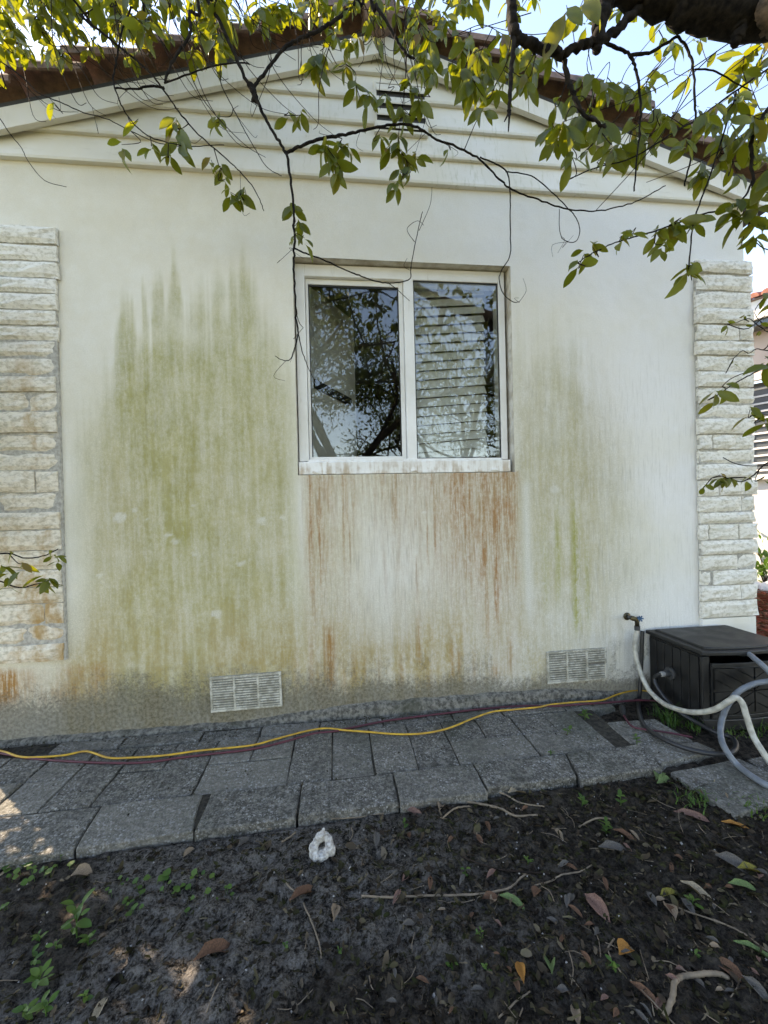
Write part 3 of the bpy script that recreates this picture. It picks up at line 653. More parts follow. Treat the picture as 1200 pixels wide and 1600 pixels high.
# ================================================================== PATH
path = tag(mobj('path', [(-2.7, -.86, -.009), (1.45, -.66, -.009), (1.45, -.0, -.009), (-2.7, -.0, -.009), (-2.7, -.86, -.12), (1.45, -.66, -.12), (1.45, 0, -.12), (-2.7, 0, -.12)], BOXF[:0]+[(0, 1, 2, 3), (4, 7, 6, 5), (0, 4, 5, 1)], MAT['joint']), kind='structure')
pr = random.Random(21)
def paver(c4, z=0.0, th=.055, tilt=None):
    # four corners of the top face, chipped a little, with a worn edge
    V = []; cx_ = np.mean([p[0] for p in c4]); cy_ = np.mean([p[1] for p in c4])
    tx, ty = (pr.uniform(-.012, .012), pr.uniform(-.018, .018)) if tilt is None else tilt
    ring = []
    for i in range(4):
        p, q = np.array(c4[i]), np.array(c4[(i+1) % 4])
        for t in (0.012, .35, .68, .988):
            b = p+(q-p)*t+np.array([pr.uniform(-.0035, .0035), pr.uniform(-.0035, .0035)]); ring.append(b)
    n_ = len(ring)
    def h(b): return z+tx*(b[0]-cx_)+ty*(b[1]-cy_)
    for b in ring: V.append((b[0], b[1], z-th))
    for b in ring: V.append((b[0], b[1], h(b)-.004+pr.uniform(-.002, .001)))
    for b in ring:
        d_ = np.array([cx_, cy_])-b; d_ /= np.linalg.norm(d_); V.append((b[0]+d_[0]*.005, b[1]+d_[1]*.005, h(b)+pr.uniform(-.001, .001)))
    Fc = [(i, (i+1) % n_, n_+(i+1) % n_, n_+i) for i in range(n_)]+[(n_+i, n_+(i+1) % n_, 2*n_+(i+1) % n_, 2*n_+i) for i in range(n_)]+[tuple(range(2*n_, 3*n_))]
    o = mobj('paver', V, Fc, MAT['paver'], path); return o
yf = lambda x: -.765+.05*x
y2 = lambda x: -.555+.022*x
y3 = lambda x: -.150+.0*x
gap = .0042
jx = [-2.62, -2.2, -1.79, -1.385, -.98, -.575, -.19, .22, .60, 1.02, 1.43]
for i in range(len(jx)-1):
    a, b = jx[i]+gap, jx[i+1]-gap; off = pr.uniform(-.012, .012); sk = -.03 if i < 5 else 0.0
    if i == 8: off = .015
    if i == 9: off = -.008
    paver([(a, yf(a)+off), (b, yf(b)+off), (b+sk+(.045 if i >= 8 else 0), y2(b)-gap), (a+sk+(.045 if i >= 9 else 0), y2(a)-gap)], z=pr.uniform(-.005, .005))
x = -2.66; q = 0
while x < 1.34:
    wd = .2+pr.uniform(-.006, .006); a, b = x+gap*.8, x+wd-gap*.8; q += 1
    kind = pr.random()
    if kind < .5: paver([(a, y2(a)+gap), (b, y2(b)+gap), (b, y3(b)-gap), (a, y3(a)-gap)], z=pr.uniform(-.005, .004)); x += wd
    elif kind < .75:
        ym = (y2(a)+y3(a))/2+pr.uniform(-.01, .01)
        paver([(a, y2(a)+gap), (b, y2(b)+gap), (b, ym-gap*.6), (a, ym-gap*.6)], z=pr.uniform(-.005, .004))
        paver([(a, ym+gap*.6), (b, ym+gap*.6), (b, y3(b)-gap), (a, y3(a)-gap)], z=pr.uniform(-.005, .004)); x += wd
    else:
        b = min(x+.4, 1.42)-gap; ym = (y2(a)+y3(a))/2
        paver([(a, y2(a)+gap), (b, y2(b)+gap), (b, ym-gap*.6), (a, ym-gap*.6)], z=pr.uniform(-.005, .004))
        xm = (a+b)/2
        paver([(a, ym+gap*.6), (xm-gap*.7, ym+gap*.6), (xm-gap*.7, y3(b)-gap), (a, y3(a)-gap)], z=pr.uniform(-.005, .004))
        paver([(xm+gap*.7, ym+gap*.6), (b, ym+gap*.6), (b, y3(b)-gap), (xm+gap*.7, y3(a)-gap)], z=pr.uniform(-.005, .004)); x = b+gap
x = -1.5
while x < 1.5:
    wd = pr.uniform(.28, .42); paver([(x+gap, y3(x)+gap), (x+wd-gap, y3(x)+gap), (x+wd-gap, -.048), (x+gap, -.048)], z=pr.uniform(-.006, .006)); x += wd
paver([(1.43, -.50), (1.75, -.52), (1.72, -.30), (1.44, -.30)], z=-.004)
paver([(1.46, -.66), (1.80, -.60), (1.77, -.525), (1.445, -.51)], z=-.01)
paver([(1.50, -.98), (1.93, -.90), (1.86, -.66), (1.47, -.70)], z=-.022)
paver([(1.92, -.98), (2.30, -.92), (2.26, -.62), (1.90, -.66)], z=-.03)

# ================================================================== TAP, HOSE BOX, HOSES, CORDS
tp = W(988, 966, -.05)
tap = tag(empty('garden_tap', (tp[0], 0, tp[2])), 'weathered brass garden tap on the white wall beside the hose box', 'tap')
m = MB(); m.tube([(0, .01, .0), (0, -.045, 0)], .011, 10).tube([(0, -.001, 0), (0, -.006, 0)], .024, 12); m.obj('pipe', MAT['brass'], tap, True)
m = MB(); m.tube([(-.012, -.05, .004), (.0, -.055, .0), (.016, -.06, -.004), (.022, -.062, -.02), (.022, -.062, -.045)], [.013, .016, .015, .013, .013], 10); m.obj('valve_body', MAT['brass'], tap, True)
m = MB().tube([(.022, -.062, -.046), (.022, -.062, -.072)], .0165, 8); m.obj('hose_coupling', MAT['galv_dark'], tap)
m = MB()
for q in range(6):
    a = q*math.pi/3; m.tube([(.03, -.078, .004), (.03+.019*math.cos(a), -.082, .004+.019*math.sin(a))], .0045, 5)
m.tube([(.03, -.055, .004), (.03, -.084, .004)], .007, 8); m.obj('handle', MAT['tap_blue'], tap)
m = MB().tube([(-.028, -.048, .010), (-.010, -.050, .006)], .010, 8); m.obj('side_outlet', MAT['galv_dark'], tap, True)

bx0, bx1, by0, by1, bh = 1.925, 2.47, -.405, -.015, .365
box = tag(empty('hose_box', (bx0, by1, 0)), 'black resin hose reel box with chevron front beside the stone corner', 'hose box')
off = Vector((-bx0, -by1, 0))
def bobj(m, name, mat=MAT['resin'], par=None, bevel=.003):
    m.V = [(v[0]-bx0, v[1]-by1, v[2]) for v in m.V]; return m.obj(name, mat, par or box, bevel=bevel)
bz = -.03
m = MB(); m.box((bx0+.012, by0+.02, bz), (bx0+.022, by1, bh)).box((bx1-.022, by0+.02, bz), (bx1-.012, by1, bh)).box((bx0+.022, by1-.012, bz), (bx1-.022, by1, bh+.010)); bobj(m, 'body')
for q in range(6):                                                  # upright boards of the left side
    a = by0+.03+q*(by1-by0-.035)/6; b = a+(by1-by0-.035)/6-.005
    bobj(MB().box((bx0+.003, a, .02), (bx0+.0118, b, bh-.01)), 'side_board')
for (a, b) in ((bx0, bx0+.045), (bx1-.045, bx1)): bobj(MB().box((a, by0, bz+.001), (b, by0+.0195, bh-.001)), 'corner_post', bevel=.006)
bow = lambda x: by0-.028*(1-((x-(bx0+bx1)/2)/((bx1-bx0)/2))**2)
def bowed(z0, z1, x0, x1, t=.014, n=10, dy=0):
    V = []; 
    for x_ in np.linspace(x0, x1, n): V += [(x_, bow(x_)+dy, z0), (x_, bow(x_)+dy+t, z0), (x_, bow(x_)+dy+t, z1), (x_, bow(x_)+dy, z1)]
    Fc = [(q*4+j, q*4+(j+1) % 4, q*4+4+(j+1) % 4, q*4+4+j) for q in range(n-1) for j in range(4)]+[(0, 3, 2, 1), tuple((n-1)*4+j for j in range(4))]
    Fc = [tuple(reversed(f)) for f in Fc]
    return MB().add(V, Fc)
bobj(bowed(.05, .308, bx0+.046, bx1-.046), 'front_panel')
bobj(bowed(bz, .030, bx0-.004, bx1+.004, t=.03, dy=-.006), 'base', bevel=.006)
bobj(bowed(.031, .052, bx0+.046, bx1-.046, dy=-.003), 'lower_rail')
bobj(bowed(.3085, .330, bx0+.046, bx1-.046, dy=-.004), 'slot_rail')
# raised chevron planks on the front
pxs = np.linspace(bx0+.05, bx1-.05, 3)
for hcell in range(2):
    for vcell in range(2):
        x0, x1 = pxs[hcell]+.004, pxs[hcell+1]-.004; z0, z1 = (.056, .178) if vcell == 0 else (.184, .304)
        up_ = (hcell+vcell) % 2 == 0
        for q in range(4):
            t0, t1 = q/4+.01, (q+1)/4-.015
            V = []; lo, hi = (lambda t: z0+(z1-z0)*t), None
            sh = (z1-z0)*.0
            for x_ in np.linspace(x0, x1, 5):
                u = (x_-x0)/(x1-x0); u = u if up_ else 1-u
                za = z0+(z1-z0)*np.clip(t0*1.9-.9+u*.95, 0, 1); zb = z0+(z1-z0)*np.clip(t1*1.9-.9+u*.95, 0, 1)
                V += [(x_, bow(x_)-.008, za), (x_, bow(x_)-.0005, za), (x_, bow(x_)-.0005, zb), (x_, bow(x_)-.008, zb)]
            Fc = [tuple(reversed((r*4+j, r*4+(j+1) % 4, r*4+4+(j+1) % 4, r*4+4+j))) for r in range(4) for j in range(4)]
            bobj(MB().add(V, Fc), 'chevron_plank', bevel=0)
# lid, slightly overhanging with a raised panel
def lid_outline(gr, n=12):
    P = [(bx0-.012-gr, by1+.006), (bx0-.012-gr, by0-.010-gr)]
    for x_ in np.linspace(bx0+.02, bx1-.02, n): P.append((x_, bow(x_)-.020-gr))
    P += [(bx1+.012+gr, by0-.010-gr), (bx1+.012+gr, by1+.006)]; return P
def prism(P, z0, z1, inset=0):
    n = len(P); c_ = np.mean(P, 0); V = [(p[0], p[1], z0) for p in P]+[(p[0]+(c_[0]-p[0])*inset, p[1]+(c_[1]-p[1])*inset, z1) for p in P]
    return MB().add(V, [tuple(range(n))[::-1], tuple(range(n, 2*n))]+[(i, (i+1) % n, n+(i+1) % n, n+i) for i in range(n)])
lid = bobj(prism(lid_outline(0), .376, .398, .004), 'lid', bevel=.005)
Pp = [(p[0]+((bx0+bx1)/2-p[0])*.13, p[1]+((by0+by1)/2-p[1])*.13) for p in lid_outline(0)]
bobj(prism(Pp, .3975, .410, .03), 'lid_panel', par=lid, bevel=.004)
iq = XP(1047, 1052, bx0-.004)
m = MB().tube([(bx0+.003, iq[1], iq[2]), (bx0-.012, iq[1], iq[2])], .036, 16).tube([(bx0-.012, iq[1], iq[2]), (bx0-.045, iq[1]-.006, iq[2]+.002)], .018, 12); bobj(m, 'inlet', MAT['galv_dark'])
m = MB().tube([(bx0-.046, iq[1]-.006, iq[2]+.002), (bx0-.072, iq[1]-.010, iq[2]+.002)], .015, 10); bobj(m, 'inlet_collar', MAT['vinyl_grey'] if 'vinyl_grey' in MAT else simple('vinyl_grey', (.3, .3, .3), .4, .1, 40, 0))

def cable(name, pts, r, mat, label, cat, n=8, zmin=None):
    P = [np.array(p, float) for p in pts]; P = spline(P, 7)
    if zmin is not None:
        for p in P: p[2] = max(p[2], zmin)
    V, Fc = tube(P, r, n); return tag(mobj(name, V, Fc, mat, None, True), label, cat), P
h0 = (tp[0]+.022, -.062, tp[2]-.07)
wh = [h0, W(992, 1010, -.066), W(998, 1042, -.09), W(1012, 1075, -.16), W(1035, 1098, -.27), W(1065, 1110, -.40), W(1092, 1113, -.48), W(1118, 1108, -.55), W(1138, 1096, -.585), W(1150, 1090, -.60), W(1160, 1099, -.61), W(1166, 1118, -.625), W(1176, 1148, -.65), W(1190, 1172, -.70), W(1208, 1198, -.74), G(1235, 1225, -.02), G(1300, 1240, -.02)]
cable('garden_hose', wh, .0135, MAT['hose_white'], 'off white garden hose running down from the tap and humping before the box', 'hose', 12, -.045)
gh = [np.array((2.16, -.26, .345)), np.array((2.19, -.36, .352)), W(1168, 1021, -.44), W(1180, 1030, -.50), W(1195, 1043, -.55), W(1230, 1078, -.60), W(1275, 1100, -.66), W(1290, 1075, -.68), W(1255, 1058, -.62), W(1212, 1063, -.57), W(1180, 1068, -.54), W(1155, 1080, -.53), W(1138, 1100, -.53), W(1128, 1125, -.55), W(1126, 1148, -.60), W(1133, 1170, -.68), G(1152, 1195, -.005), G(1178, 1215, -.005), G(1205, 1230, -.008), G(1260, 1250, -.02)]
cable('garden_hose', gh, .0135, MAT['hose_grey'], 'blue grey garden hose looping out of the slot of the hose box', 'hose', 12, -.03)
bk = [W(1004, 986, -.014), W(1003, 1005, -.022), W(1002, 1040, -.03), W(1000, 1078, -.04), W(998, 1100, -.06), G(1000, 1118, .02), G(1008, 1135, .012), G(1028, 1150, .012), G(1062, 1166, .012), G(1100, 1176, .012), G(1130, 1178, .008), G(1147, 1173, .008), G(1150, 1162, .006), G(1142, 1152, .004), G(1115, 1143, .004), G(1085, 1127, .01), XP(1060, 1112, 1.86), XP(1040, 1092, 1.845), XP(1026, 1072, 1.84), XP(1023, 1060, 1.845), XP(1028, 1055, 1.85), np.array((bx0-.065, iq[1]-.009, iq[2]+.002))]
cable('leader_hose', bk, .0115, MAT['hose_black'], 'black leader hose looping across the pavers into the box inlet', 'hose', 10, -.02)
yl = [(-60, 1165), (0, 1173), (30, 1182), (60, 1183), (100, 1180), (130, 1174), (145, 1176), (170, 1184), (200, 1184), (260, 1180), (310, 1173), (390, 1165), (430, 1155), (480, 1142), (510, 1138), (540, 1141), (580, 1144), (620, 1147), (660, 1146), (700, 1138), (740, 1122), (770, 1112), (800, 1109), (840, 1105), (860, 1101), (900, 1097), (940, 1094), (965, 1085), (990, 1079), (1012, 1080), (1040, 1086)]
cable('extension_cord', [G(a, b, .012) for a, b in yl], .0050, MAT['cord_yellow'], 'yellow extension cord snaking along the wall base over the pavers', 'cord', 7)
ml = [(-60, 1172), (0, 1177), (40, 1184), (100, 1189), (170, 1192), (230, 1191), (280, 1184), (330, 1178), (390, 1171), (440, 1160), (490, 1146), (520, 1143), (545, 1138), (600, 1127), (650, 1120), (700, 1114), (760, 1107), (820, 1103), (870, 1103), (900, 1101), (960, 1097), (1000, 1094), (1040, 1096)]
cable('extension_cord', [G(a, b, .007) for a, b in ml], .0055, MAT['cord_maroon'], 'dark maroon extension cord lying beside the yellow one', 'cord', 7)
sc_, P = cable('power_cord', [G(a, b, .010) for a, b in ((974, 1116), (979, 1125), (988, 1135), (1003, 1139), (1040, 1144), (1082, 1152))], .0050, MAT['cord_maroon'], 'short maroon cord ending in a black plug on the pavers', 'cord', 7)
e0 = G(974, 1117, .012); e1 = G(972, 1105, .016); m = MB().tube([e0, (e0+e1)/2, e1], [.009, .017, .016], 8); m.obj('plug', MAT['gasket'], sc_)

# ================================================================== NEIGHBOURING YARD AT THE RIGHT
nb_c = CAM+ray(1186, 640)/np.dot(ray(1186, 640), M[:, 2])*6.0; nb_n = np.array([-.9, -.436, 0]); nb_t = np.array([.436, -.9, 0])
def nbz(py): return (CAM+ray(1186, py)*6.0)[2]
nbh = tag(empty('neighbour_house', (nb_c[0], nb_c[1], 0)), 'sunlit pale neighbouring house with a red barrel tile eave past the stone corner', 'house')
nbh.rotation_euler[2] = math.atan2(nb_t[1], nb_t[0])               # local x along the facade, local y = outwards
zt = [nbz(q) for q in (468, 484, 511, 519, 590, 598, 625, 742, 752)]
Lh = 5.0; sg = 1 if np.dot(nb_n, [-nb_t[1], nb_t[0], 0]) > 0 else -1
def nbox(name, x0, x1, y0, y1, z0, z1, mat, par=nbh): 
    ya, yb = sorted((y0*sg, y1*sg)); return MB().box((x0, ya, z0), (x1, yb, z1)).obj(name, mat, par)
nbox('wall', -Lh, -.34, -.2, 0, -.1, zt[4], MAT['white_wall']); nbox('wall', 1.4, Lh, -.2, 0, -.1, zt[4], MAT['white_wall'])
nbox('wall', -.34, 1.4, -.2, 0, -.1, zt[7], MAT['white_wall']); nbox('frieze', -Lh, Lh, -.2, .02, zt[4], zt[3], MAT['peach_wall'])
nbox('eave_shadow_line', -Lh, Lh, -.2, .30, zt[3], zt[2], MAT['window_and_shadow_dark']); nbox('fascia', -Lh, Lh, -.2, .36, zt[2], zt[1], MAT['white_wall'])  # first box is coloured dark to paint the shadow line under the fascia
nbox('ledge', -Lh, Lh, .0, .10, zt[4]-.05, zt[4], MAT['white_wall'])
wn = nbox('window', -.34, 1.4, -.18, -.14, zt[7], zt[4]-.05, MAT['window_and_shadow_dark'])
for q in range(12): nbox('glazing_bar', -.34, 1.4, -.135, -.12, zt[7]+.06+q*.11, zt[7]+.085+q*.11, MAT['white_wall'], wn)
for q in (-.34, .2, .8, 1.35): nbox('window_frame', q, q+.05, -.119, -.08, zt[7], zt[4]-.05, MAT['white_wall'], wn)
nbox('window_sill', -.40, 1.46, .0, .08, zt[7]-.07, zt[7], MAT['white_wall'], wn)
rf = MB().add([(-Lh, .40*sg, zt[1]+.02), (Lh, .40*sg, zt[1]+.02), (Lh, -3*sg, zt[1]+1.1), (-Lh, -3*sg, zt[1]+1.1)], [(0, 1, 2, 3)]).obj('roof', MAT['neighbour_tile'], nbh)
V, Fc = [], []
for q, yy in enumerate((.44, -.25)):
    for j in range(7): a = math.pi*j/6; V.append((-math.cos(a)*.062, yy*sg, math.sin(a)*.07+q*.22))
Fc = [(j, j+1, 8+j, 7+j) for j in range(6)]+[(0, 1, 2, 3, 4, 5, 6)]
tmn = mesh_data('roof_tile', V, Fc, MAT['neighbour_tile'])
for q in range(24):
    o = link(bpy.data.objects.new('roof_tile', tmn), rf); o.location = (-1.6+q*.140, 0, zt[1]+.025)

def instance_np(LV, LQ, mats):
    n = len(mats); V = np.einsum('nij,vj->nvi', mats[:, :3, :3], LV)+mats[:, None, :3, 3]
    Qs = LQ[None]+(np.arange(n)*len(LV))[:, None, None]; return V.reshape(-1, 3), Qs.reshape(-1, LQ.shape[1])
def frame(d, nrm, sc, pos):
    d = d/np.linalg.norm(d); x_ = np.cross(d, nrm); ln = np.linalg.norm(x_)
    if ln < 1e-4: x_ = np.array([1.0, 0, 0]) if abs(d[0]) < .9 else np.array([0, 1.0, 0]); x_ = x_-d*np.dot(x_, d); ln = np.linalg.norm(x_)
    x_ = x_/ln; z_ = np.cross(x_, d); T = np.eye(4); T[:3, 0] = x_*sc; T[:3, 1] = d*sc; T[:3, 2] = z_*sc; T[:3, 3] = pos; return T
def leaf_shape(width=.40, fold=.10, droop=.12, seg=5, obov=.62, tip=True, wave=0.0):
    V = []; 
    ts = [0, .10, .30, .52, .74, .90, 1.0]
    for t in ts:
        w_ = width*.5*(math.sin(math.pi*t**(1.12 if obov > .55 else .9))**.72 if 0 < t < 1 else .02)
        if t == .10: w_ *= .45
        if t == .90: w_ *= .92
        zc = -droop*t*t
        V += [(-w_, t, zc+fold*w_*1.6+wave*math.sin(t*9)), (0, t, zc), (w_, t, zc+fold*w_*1.6-wave*math.sin(t*8+1))]
    Qd = []
    for i in range(len(ts)-1):
        for j in range(2): a = i*3+j; Qd.append((a, a+1, a+4, a+3))
    return np.array(V), np.array(Qd)
LEAF = leaf_shape(.40, .16, .18, wave=.008); LEAF2 = leaf_shape(.46, .22, .30, wave=.016); LEAF3 = leaf_shape(.34, .10, .08, wave=.012); SIMPLE = (np.array([(0, 0, 0), (.2, .45, .03), (0, 1, -.08), (-.2, .45, .03)]), np.array([(0, 1, 2, 3)]))

# red mulch, edging stones and shrub beyond the corner
mats = []
for i in range(1500):
    u, v = rng.uniform(0, 1, 2); p = G(1166+u*110, 925+v*85, -.05); p[2] += rng.uniform(0, .05)
    a = rng.uniform(0, 6.28); mats.append(frame(np.array([math.cos(a), math.sin(a), rng.uniform(-.3, .3)]), rng.normal(size=3), rng.uniform(.05, .14), p))
V, Qm = instance_np(leaf_shape(.18, .2, .05)[0], LEAF[1], np.array(mats))
tag(quads_np('red_mulch', V, Qm, MAT['mulch'], attrs=dict(tint=np.repeat(rng.random(len(mats)), 21))), 'red shredded mulch bed beyond the stone corner', 'mulch', kind='stuff')
es = random.Random(3)
for i, (a, b) in enumerate(((1178, 924), (1200, 926), (1226, 929))):
    p = G(a, b, -.05); bm = bmesh.new(); bmesh.ops.create_icosphere(bm, subdivisions=2, radius=1)
    for v in bm.verts:
        v.co = Vector((v.co.x*.13, v.co.y*.10, max(v.co.z, -.5)*.10))*(1+.25*(float(vn(v.co.x*2+i*9, v.co.y*2+v.co.z*3, 5))-.5))
    me = bpy.data.meshes.new('edging_stone'); bm.to_mesh(me); bm.free(); me.materials.append(MAT['edging'])
    o = link(bpy.data.objects.new('edging_stone', me)); o.location = (p[0], p[1], -.0)
    tag(o, ['white edging stone touching the stone corner at the mulch', 'white edging stone at the right edge behind the mulch', 'white edging stone beside the red mulch further right'][i], 'stone', 'white stones edging the mulch')
def bushy(name, c, rx, rz, nl, ls, label, cat, seed, mat='leaf', stems=9, leaf=LEAF, parts=0):
    r_ = np.random.default_rng(seed); root = tag(empty(name, (c[0], c[1], c[2])), label, cat); m = MB(); tips = []
    for i in range(stems):
        a = r_.uniform(0, 6.28); e = np.array([math.cos(a)*rx*r_.uniform(.3, 1), math.sin(a)*rx*r_.uniform(.3, 1), rz*r_.uniform(.5, 1)])
        P = spline([np.zeros(3), e*np.array([.3, .3, .5])+r_.normal(size=3)*.02, e], 5); m.tube(P, [.009, .003], 5); tips.append(P)
    tag(m.obj('stem', MAT['twig'], root), None)
    mats = []
    for i in range(nl):
        P = tips[r_.integers(len(tips))]; p = P[r_.integers(len(P)//3, len(P))]+r_.normal(size=3)*np.array([rx*.16, rx*.16, rz*.10])
        d_ = p*np.array([1, 1, .3])+r_.normal(size=3)*.25*rx; d_[2] += .1; mats.append(frame(d_, np.array([0, 0, 1.0])+r_.normal(size=3)*.5, ls*r_.uniform(.6, 1.2), p))
    V, Qm = instance_np(leaf[0], leaf[1], np.array(mats)); tag(quads_np('foliage', V, Qm, MAT[mat], root, True, dict(tint=np.repeat(r_.random(len(mats)), len(leaf[0])))), kind='stuff')
    return root
c = G(1196, 915, -.05); bushy('shrub', c, .30, .66, 260, .13, 'green leafy shrub behind the stone corner before the pale wall', 'shrub', 4, 'weed_leaf')

# ================================================================== TREES OVER THE WALL
def dep(p): return float(np.dot(np.asarray(p)-CAM, M[:, 2]))
class Tree:
    def __init__(s, name, base, label, seed):
        s.root = tag(empty(name, base), label, 'tree'); s.base = np.array(base, float); s.nodes = []; s.leaves = []; s.tw = MB(); s.r = np.random.default_rng(seed)
    def limb(s, P, R, name='branch', n=8, mat='bark', knob=0, sub=6):
        P = spline([np.asarray(p, float) for p in P], sub)
        if knob:
            P = [p+s.r.normal(size=3)*knob for p in P]
        V, Fc = tube(P, R, n); V = [v-s.base for v in V]; s.nodes += list(P)
        return mobj(name, V, Fc, MAT[mat], s.root, True)
    def px(s, pts, Y, r0, r1, name='branch', n=7, attach=None, mat='bark', knob=0.0):
        P = []
        for q in pts: P.append(W(q[0], q[1], q[2] if len(q) > 2 else Y))
        R0, R1 = .62*r0/F_PX*dep(P[0]), .62*r1/F_PX*dep(P[-1])
        if attach is not None: P = [np.asarray(attach, float)]+P
        nn_ = len(P)*6; prof = np.linspace(R0, R1, nn_)*(1+.22*(s.r.random(nn_)-.4)); return s.limb(P, prof, name, n, mat, knob or R0*.22)
    def twig(s, pts, r0=.0022, r1=.0012, n=4, sub=5):
        P = spline([np.asarray(p, float) for p in pts], sub); V, Fc = tube(P, [r0, r1], n, False); s.tw.add([v-s.base for v in V], Fc); s.nodes += list(P[1:])
    def near(s, p, far=.5):
        A = np.array(s.nodes); d = np.linalg.norm(A-p, axis=1)+.25*np.maximum(0, p[2]-A[:, 2]); i = int(d.argmin()); return A[i], d[i]
    def cluster(s, p, n, L, up=None, droop=.75, join=True, spread=1.0):
        p = np.asarray(p, float); r = s.r
        if join and s.nodes:
            q, d_ = s.near(p)
            if d_ > .7: q = p+np.array([r.uniform(-.08, .08), r.uniform(-.05, .12), .22])
            mid = (p+q)/2+r.normal(size=3)*.02*(1+d_*2)+np.array([0, 0, -.015]); s.twig([q, mid, p])
        a0 = r.uniform(0, 6.28)
        for i in range(n):
            a = a0+i*2.4+r.uniform(-.4, .4); e = r.uniform(-.2, .5)
            d_ = np.array([math.cos(a)*spread, math.sin(a)*spread*.8, e-droop*r.uniform(.5, 1.5)])
            nrm = np.array([0, 0, 1.0])+r.normal(size=3)*.55
            if abs(d_[2]) > .8: nrm = np.array([r.normal()*.7, -1, .5])
            s.leaves.append((frame(d_, nrm, L*r.uniform(.62, 1.22), p+np.array([0, 0, r.uniform(-.025, .02)])), r.random()))
    def finish(s, nmax=300):
        def sz(t):
            p = t[0][:3, 3]; v = M.T@(p-CAM); sc = np.linalg.norm(t[0][:3, 1])
            if v[2] < .15: return -1
            x_, y_ = 600+F_PX*v[0]/v[2], 800+F_PX*v[1]/v[2]
            return sc/v[2] if -20 < x_ < 1220 and -20 < y_ < 1600 else -1
        L = sorted(s.leaves, key=sz, reverse=True)
        ms = [mesh_data('leaf', l[0], l[1], MAT['leaf'], True) for l in (LEAF, LEAF2, LEAF3)]
        inv = np.eye(4); inv[:3, 3] = -s.base
        for i, (T, t) in enumerate(L[:nmax]):
            o = link(bpy.data.objects.new('leaf', ms[i % 3]), s.root); o.matrix_local = Matrix((inv@T).tolist())
        rest = L[nmax:]
        if rest:
            V, Qm = instance_np(LEAF2[0], LEAF2[1], np.array([inv@t[0] for t in rest]))
            tag(quads_np('foliage', V, Qm, MAT['leaf'], s.root, True, dict(tint=np.repeat([t[1] for t in rest], 21))), kind='stuff')
        if s.tw.V: tag(s.tw.obj('twig', MAT['twig'], s.root, True), kind='stuff')

# --- tree at the right: heavy dark limb crossing the top corner
T1 = Tree('overhanging_tree', (3.1, -2.3, -.05), 'leafy tree whose heavy dark limb crosses the top right corner', 17)
lp = [W(1330, 40, -1.15), W(1240, 26, -1.12), W(1170, 22, -1.1), W(1100, 14, -1.08), W(1030, -2, -1.06), W(965, -22, -1.05), W(880, -70, -1.05), W(780, -150, -1.05)]
T1.limb([(3.1, -2.3, -.1), (3.06, -2.2, 1.2), (2.85, -2.0, 2.3), (2.3, -1.5, 2.95), lp[0]], [.17, .13, .11, .085], 'trunk', 12, knob=.006)
T1.limb(lp, [.078, .072, .066, .058, .050, .040, .034], 'limb', 12, knob=.006)
T1.px([(1152, 25), (1155, 48), (1153, 66)], -1.1, 24, 12, 'stub', 8, knob=.004)
T1.limb([lp[0]+np.array([0, -.012, 0]), W(1240, 22, -1.14), W(1190, 16, -1.125), W(1150, 10, -1.10)], [.066, .064, .060, .030], 'peeled_bark', 10, 'peel', knob=.004)
T1.px([(950, -15), (940, 20), (936, 45), (934, 68), (933, 80)], -1.05, 26, 8, 'stub', 8, knob=.002)
T1.px([(1010, 2), (985, 25), (962, 48), (935, 62), (905, 72), (882, 84)], -1.05, 10, 10, n=8)
T1.px([(790, -60), (797, -10), (800, 25), (806, 52), (820, 66), (848, 77), (880, 87)], -1.05, 13, 11, n=8)
T1.px([(804, 52), (801, 90), (798, 130), (796, 168), (795, 178)], -1.05, 6, 4); T1.px([(797, 172), (788, 190)], -1.05, 3, 1.5, 'twig_fork'); T1.px([(796, 175), (794, 205)], -1.05, 3.5, 1.5, 'twig_fork')
T1.px([(880, 86), (888, 125), (897, 150), (912, 178), (930, 190), (946, 200)], -1.04, 6.5, 3.5, mat='bark')
T1.px([(936, 62), (960, 72), (985, 86), (994, 112), (1000, 145), (1001, 180), (997, 230), (990, 300)], -1.0, 4.5, 1.6)
T1.px([(985, 86), (1015, 82), (1042, 68), (1060, 58), (1076, 82), (1083, 110), (1086, 160), (1087, 190), (1080, 240), (1070, 290)], -1.0, 4, 2)
T1.px([(1086, 108), (1120, 112), (1150, 130), (1175, 142)], -1.0, 2.2, 1.2)
T1.px([(1240, 120), (1205, 165), (1182, 200), (1174, 225), (1176, 262), (1178, 320)], -1.0, 6, 3)
T1.px([(1260, 70), (1200, 108), (1145, 145), (1095, 182), (1040, 215), (985, 248), (930, 262), (880, 285)], -.95, 2.6, 1.3)
T1.px([(1178, 272), (1165, 305), (1140, 325), (1100, 334), (1060, 348), (1020, 362), (985, 372), (950, 384), (915, 402), (898, 415)], -.95, 2.4, 1.2)
T1.px([(1150, 145), (1133, 200), (1108, 280), (1092, 320), (1082, 360), (1076, 420)], -.98, 2.2, 1.6)
T1.px([(1300, 555), (1240, 560), (1200, 572), (1172, 586), (1150, 598), (1128, 612), (1118, 620)], -.95, 2.0, 1.2, attach=(3.0, -2.2, 1.9))
T1.px([(1300, 690), (1250, 690), (1200, 722), (1178, 742), (1160, 752), (1140, 748), (1128, 744)], -.95, 2.0, 1.2, attach=(3.0, -2.2, 1.7))
T1.px([(1300, 500), (1215, 520), (1190, 512), (1170, 498), (1150, 504), (1132, 507)], -.95, 1.4, .8, attach=(3.0, -2.2, 2.0))
T1.px([(1215, 520), (1195, 545), (1182, 545), (1170, 552), (1160, 548), (1146, 560)], -.95, 1.4, .8)
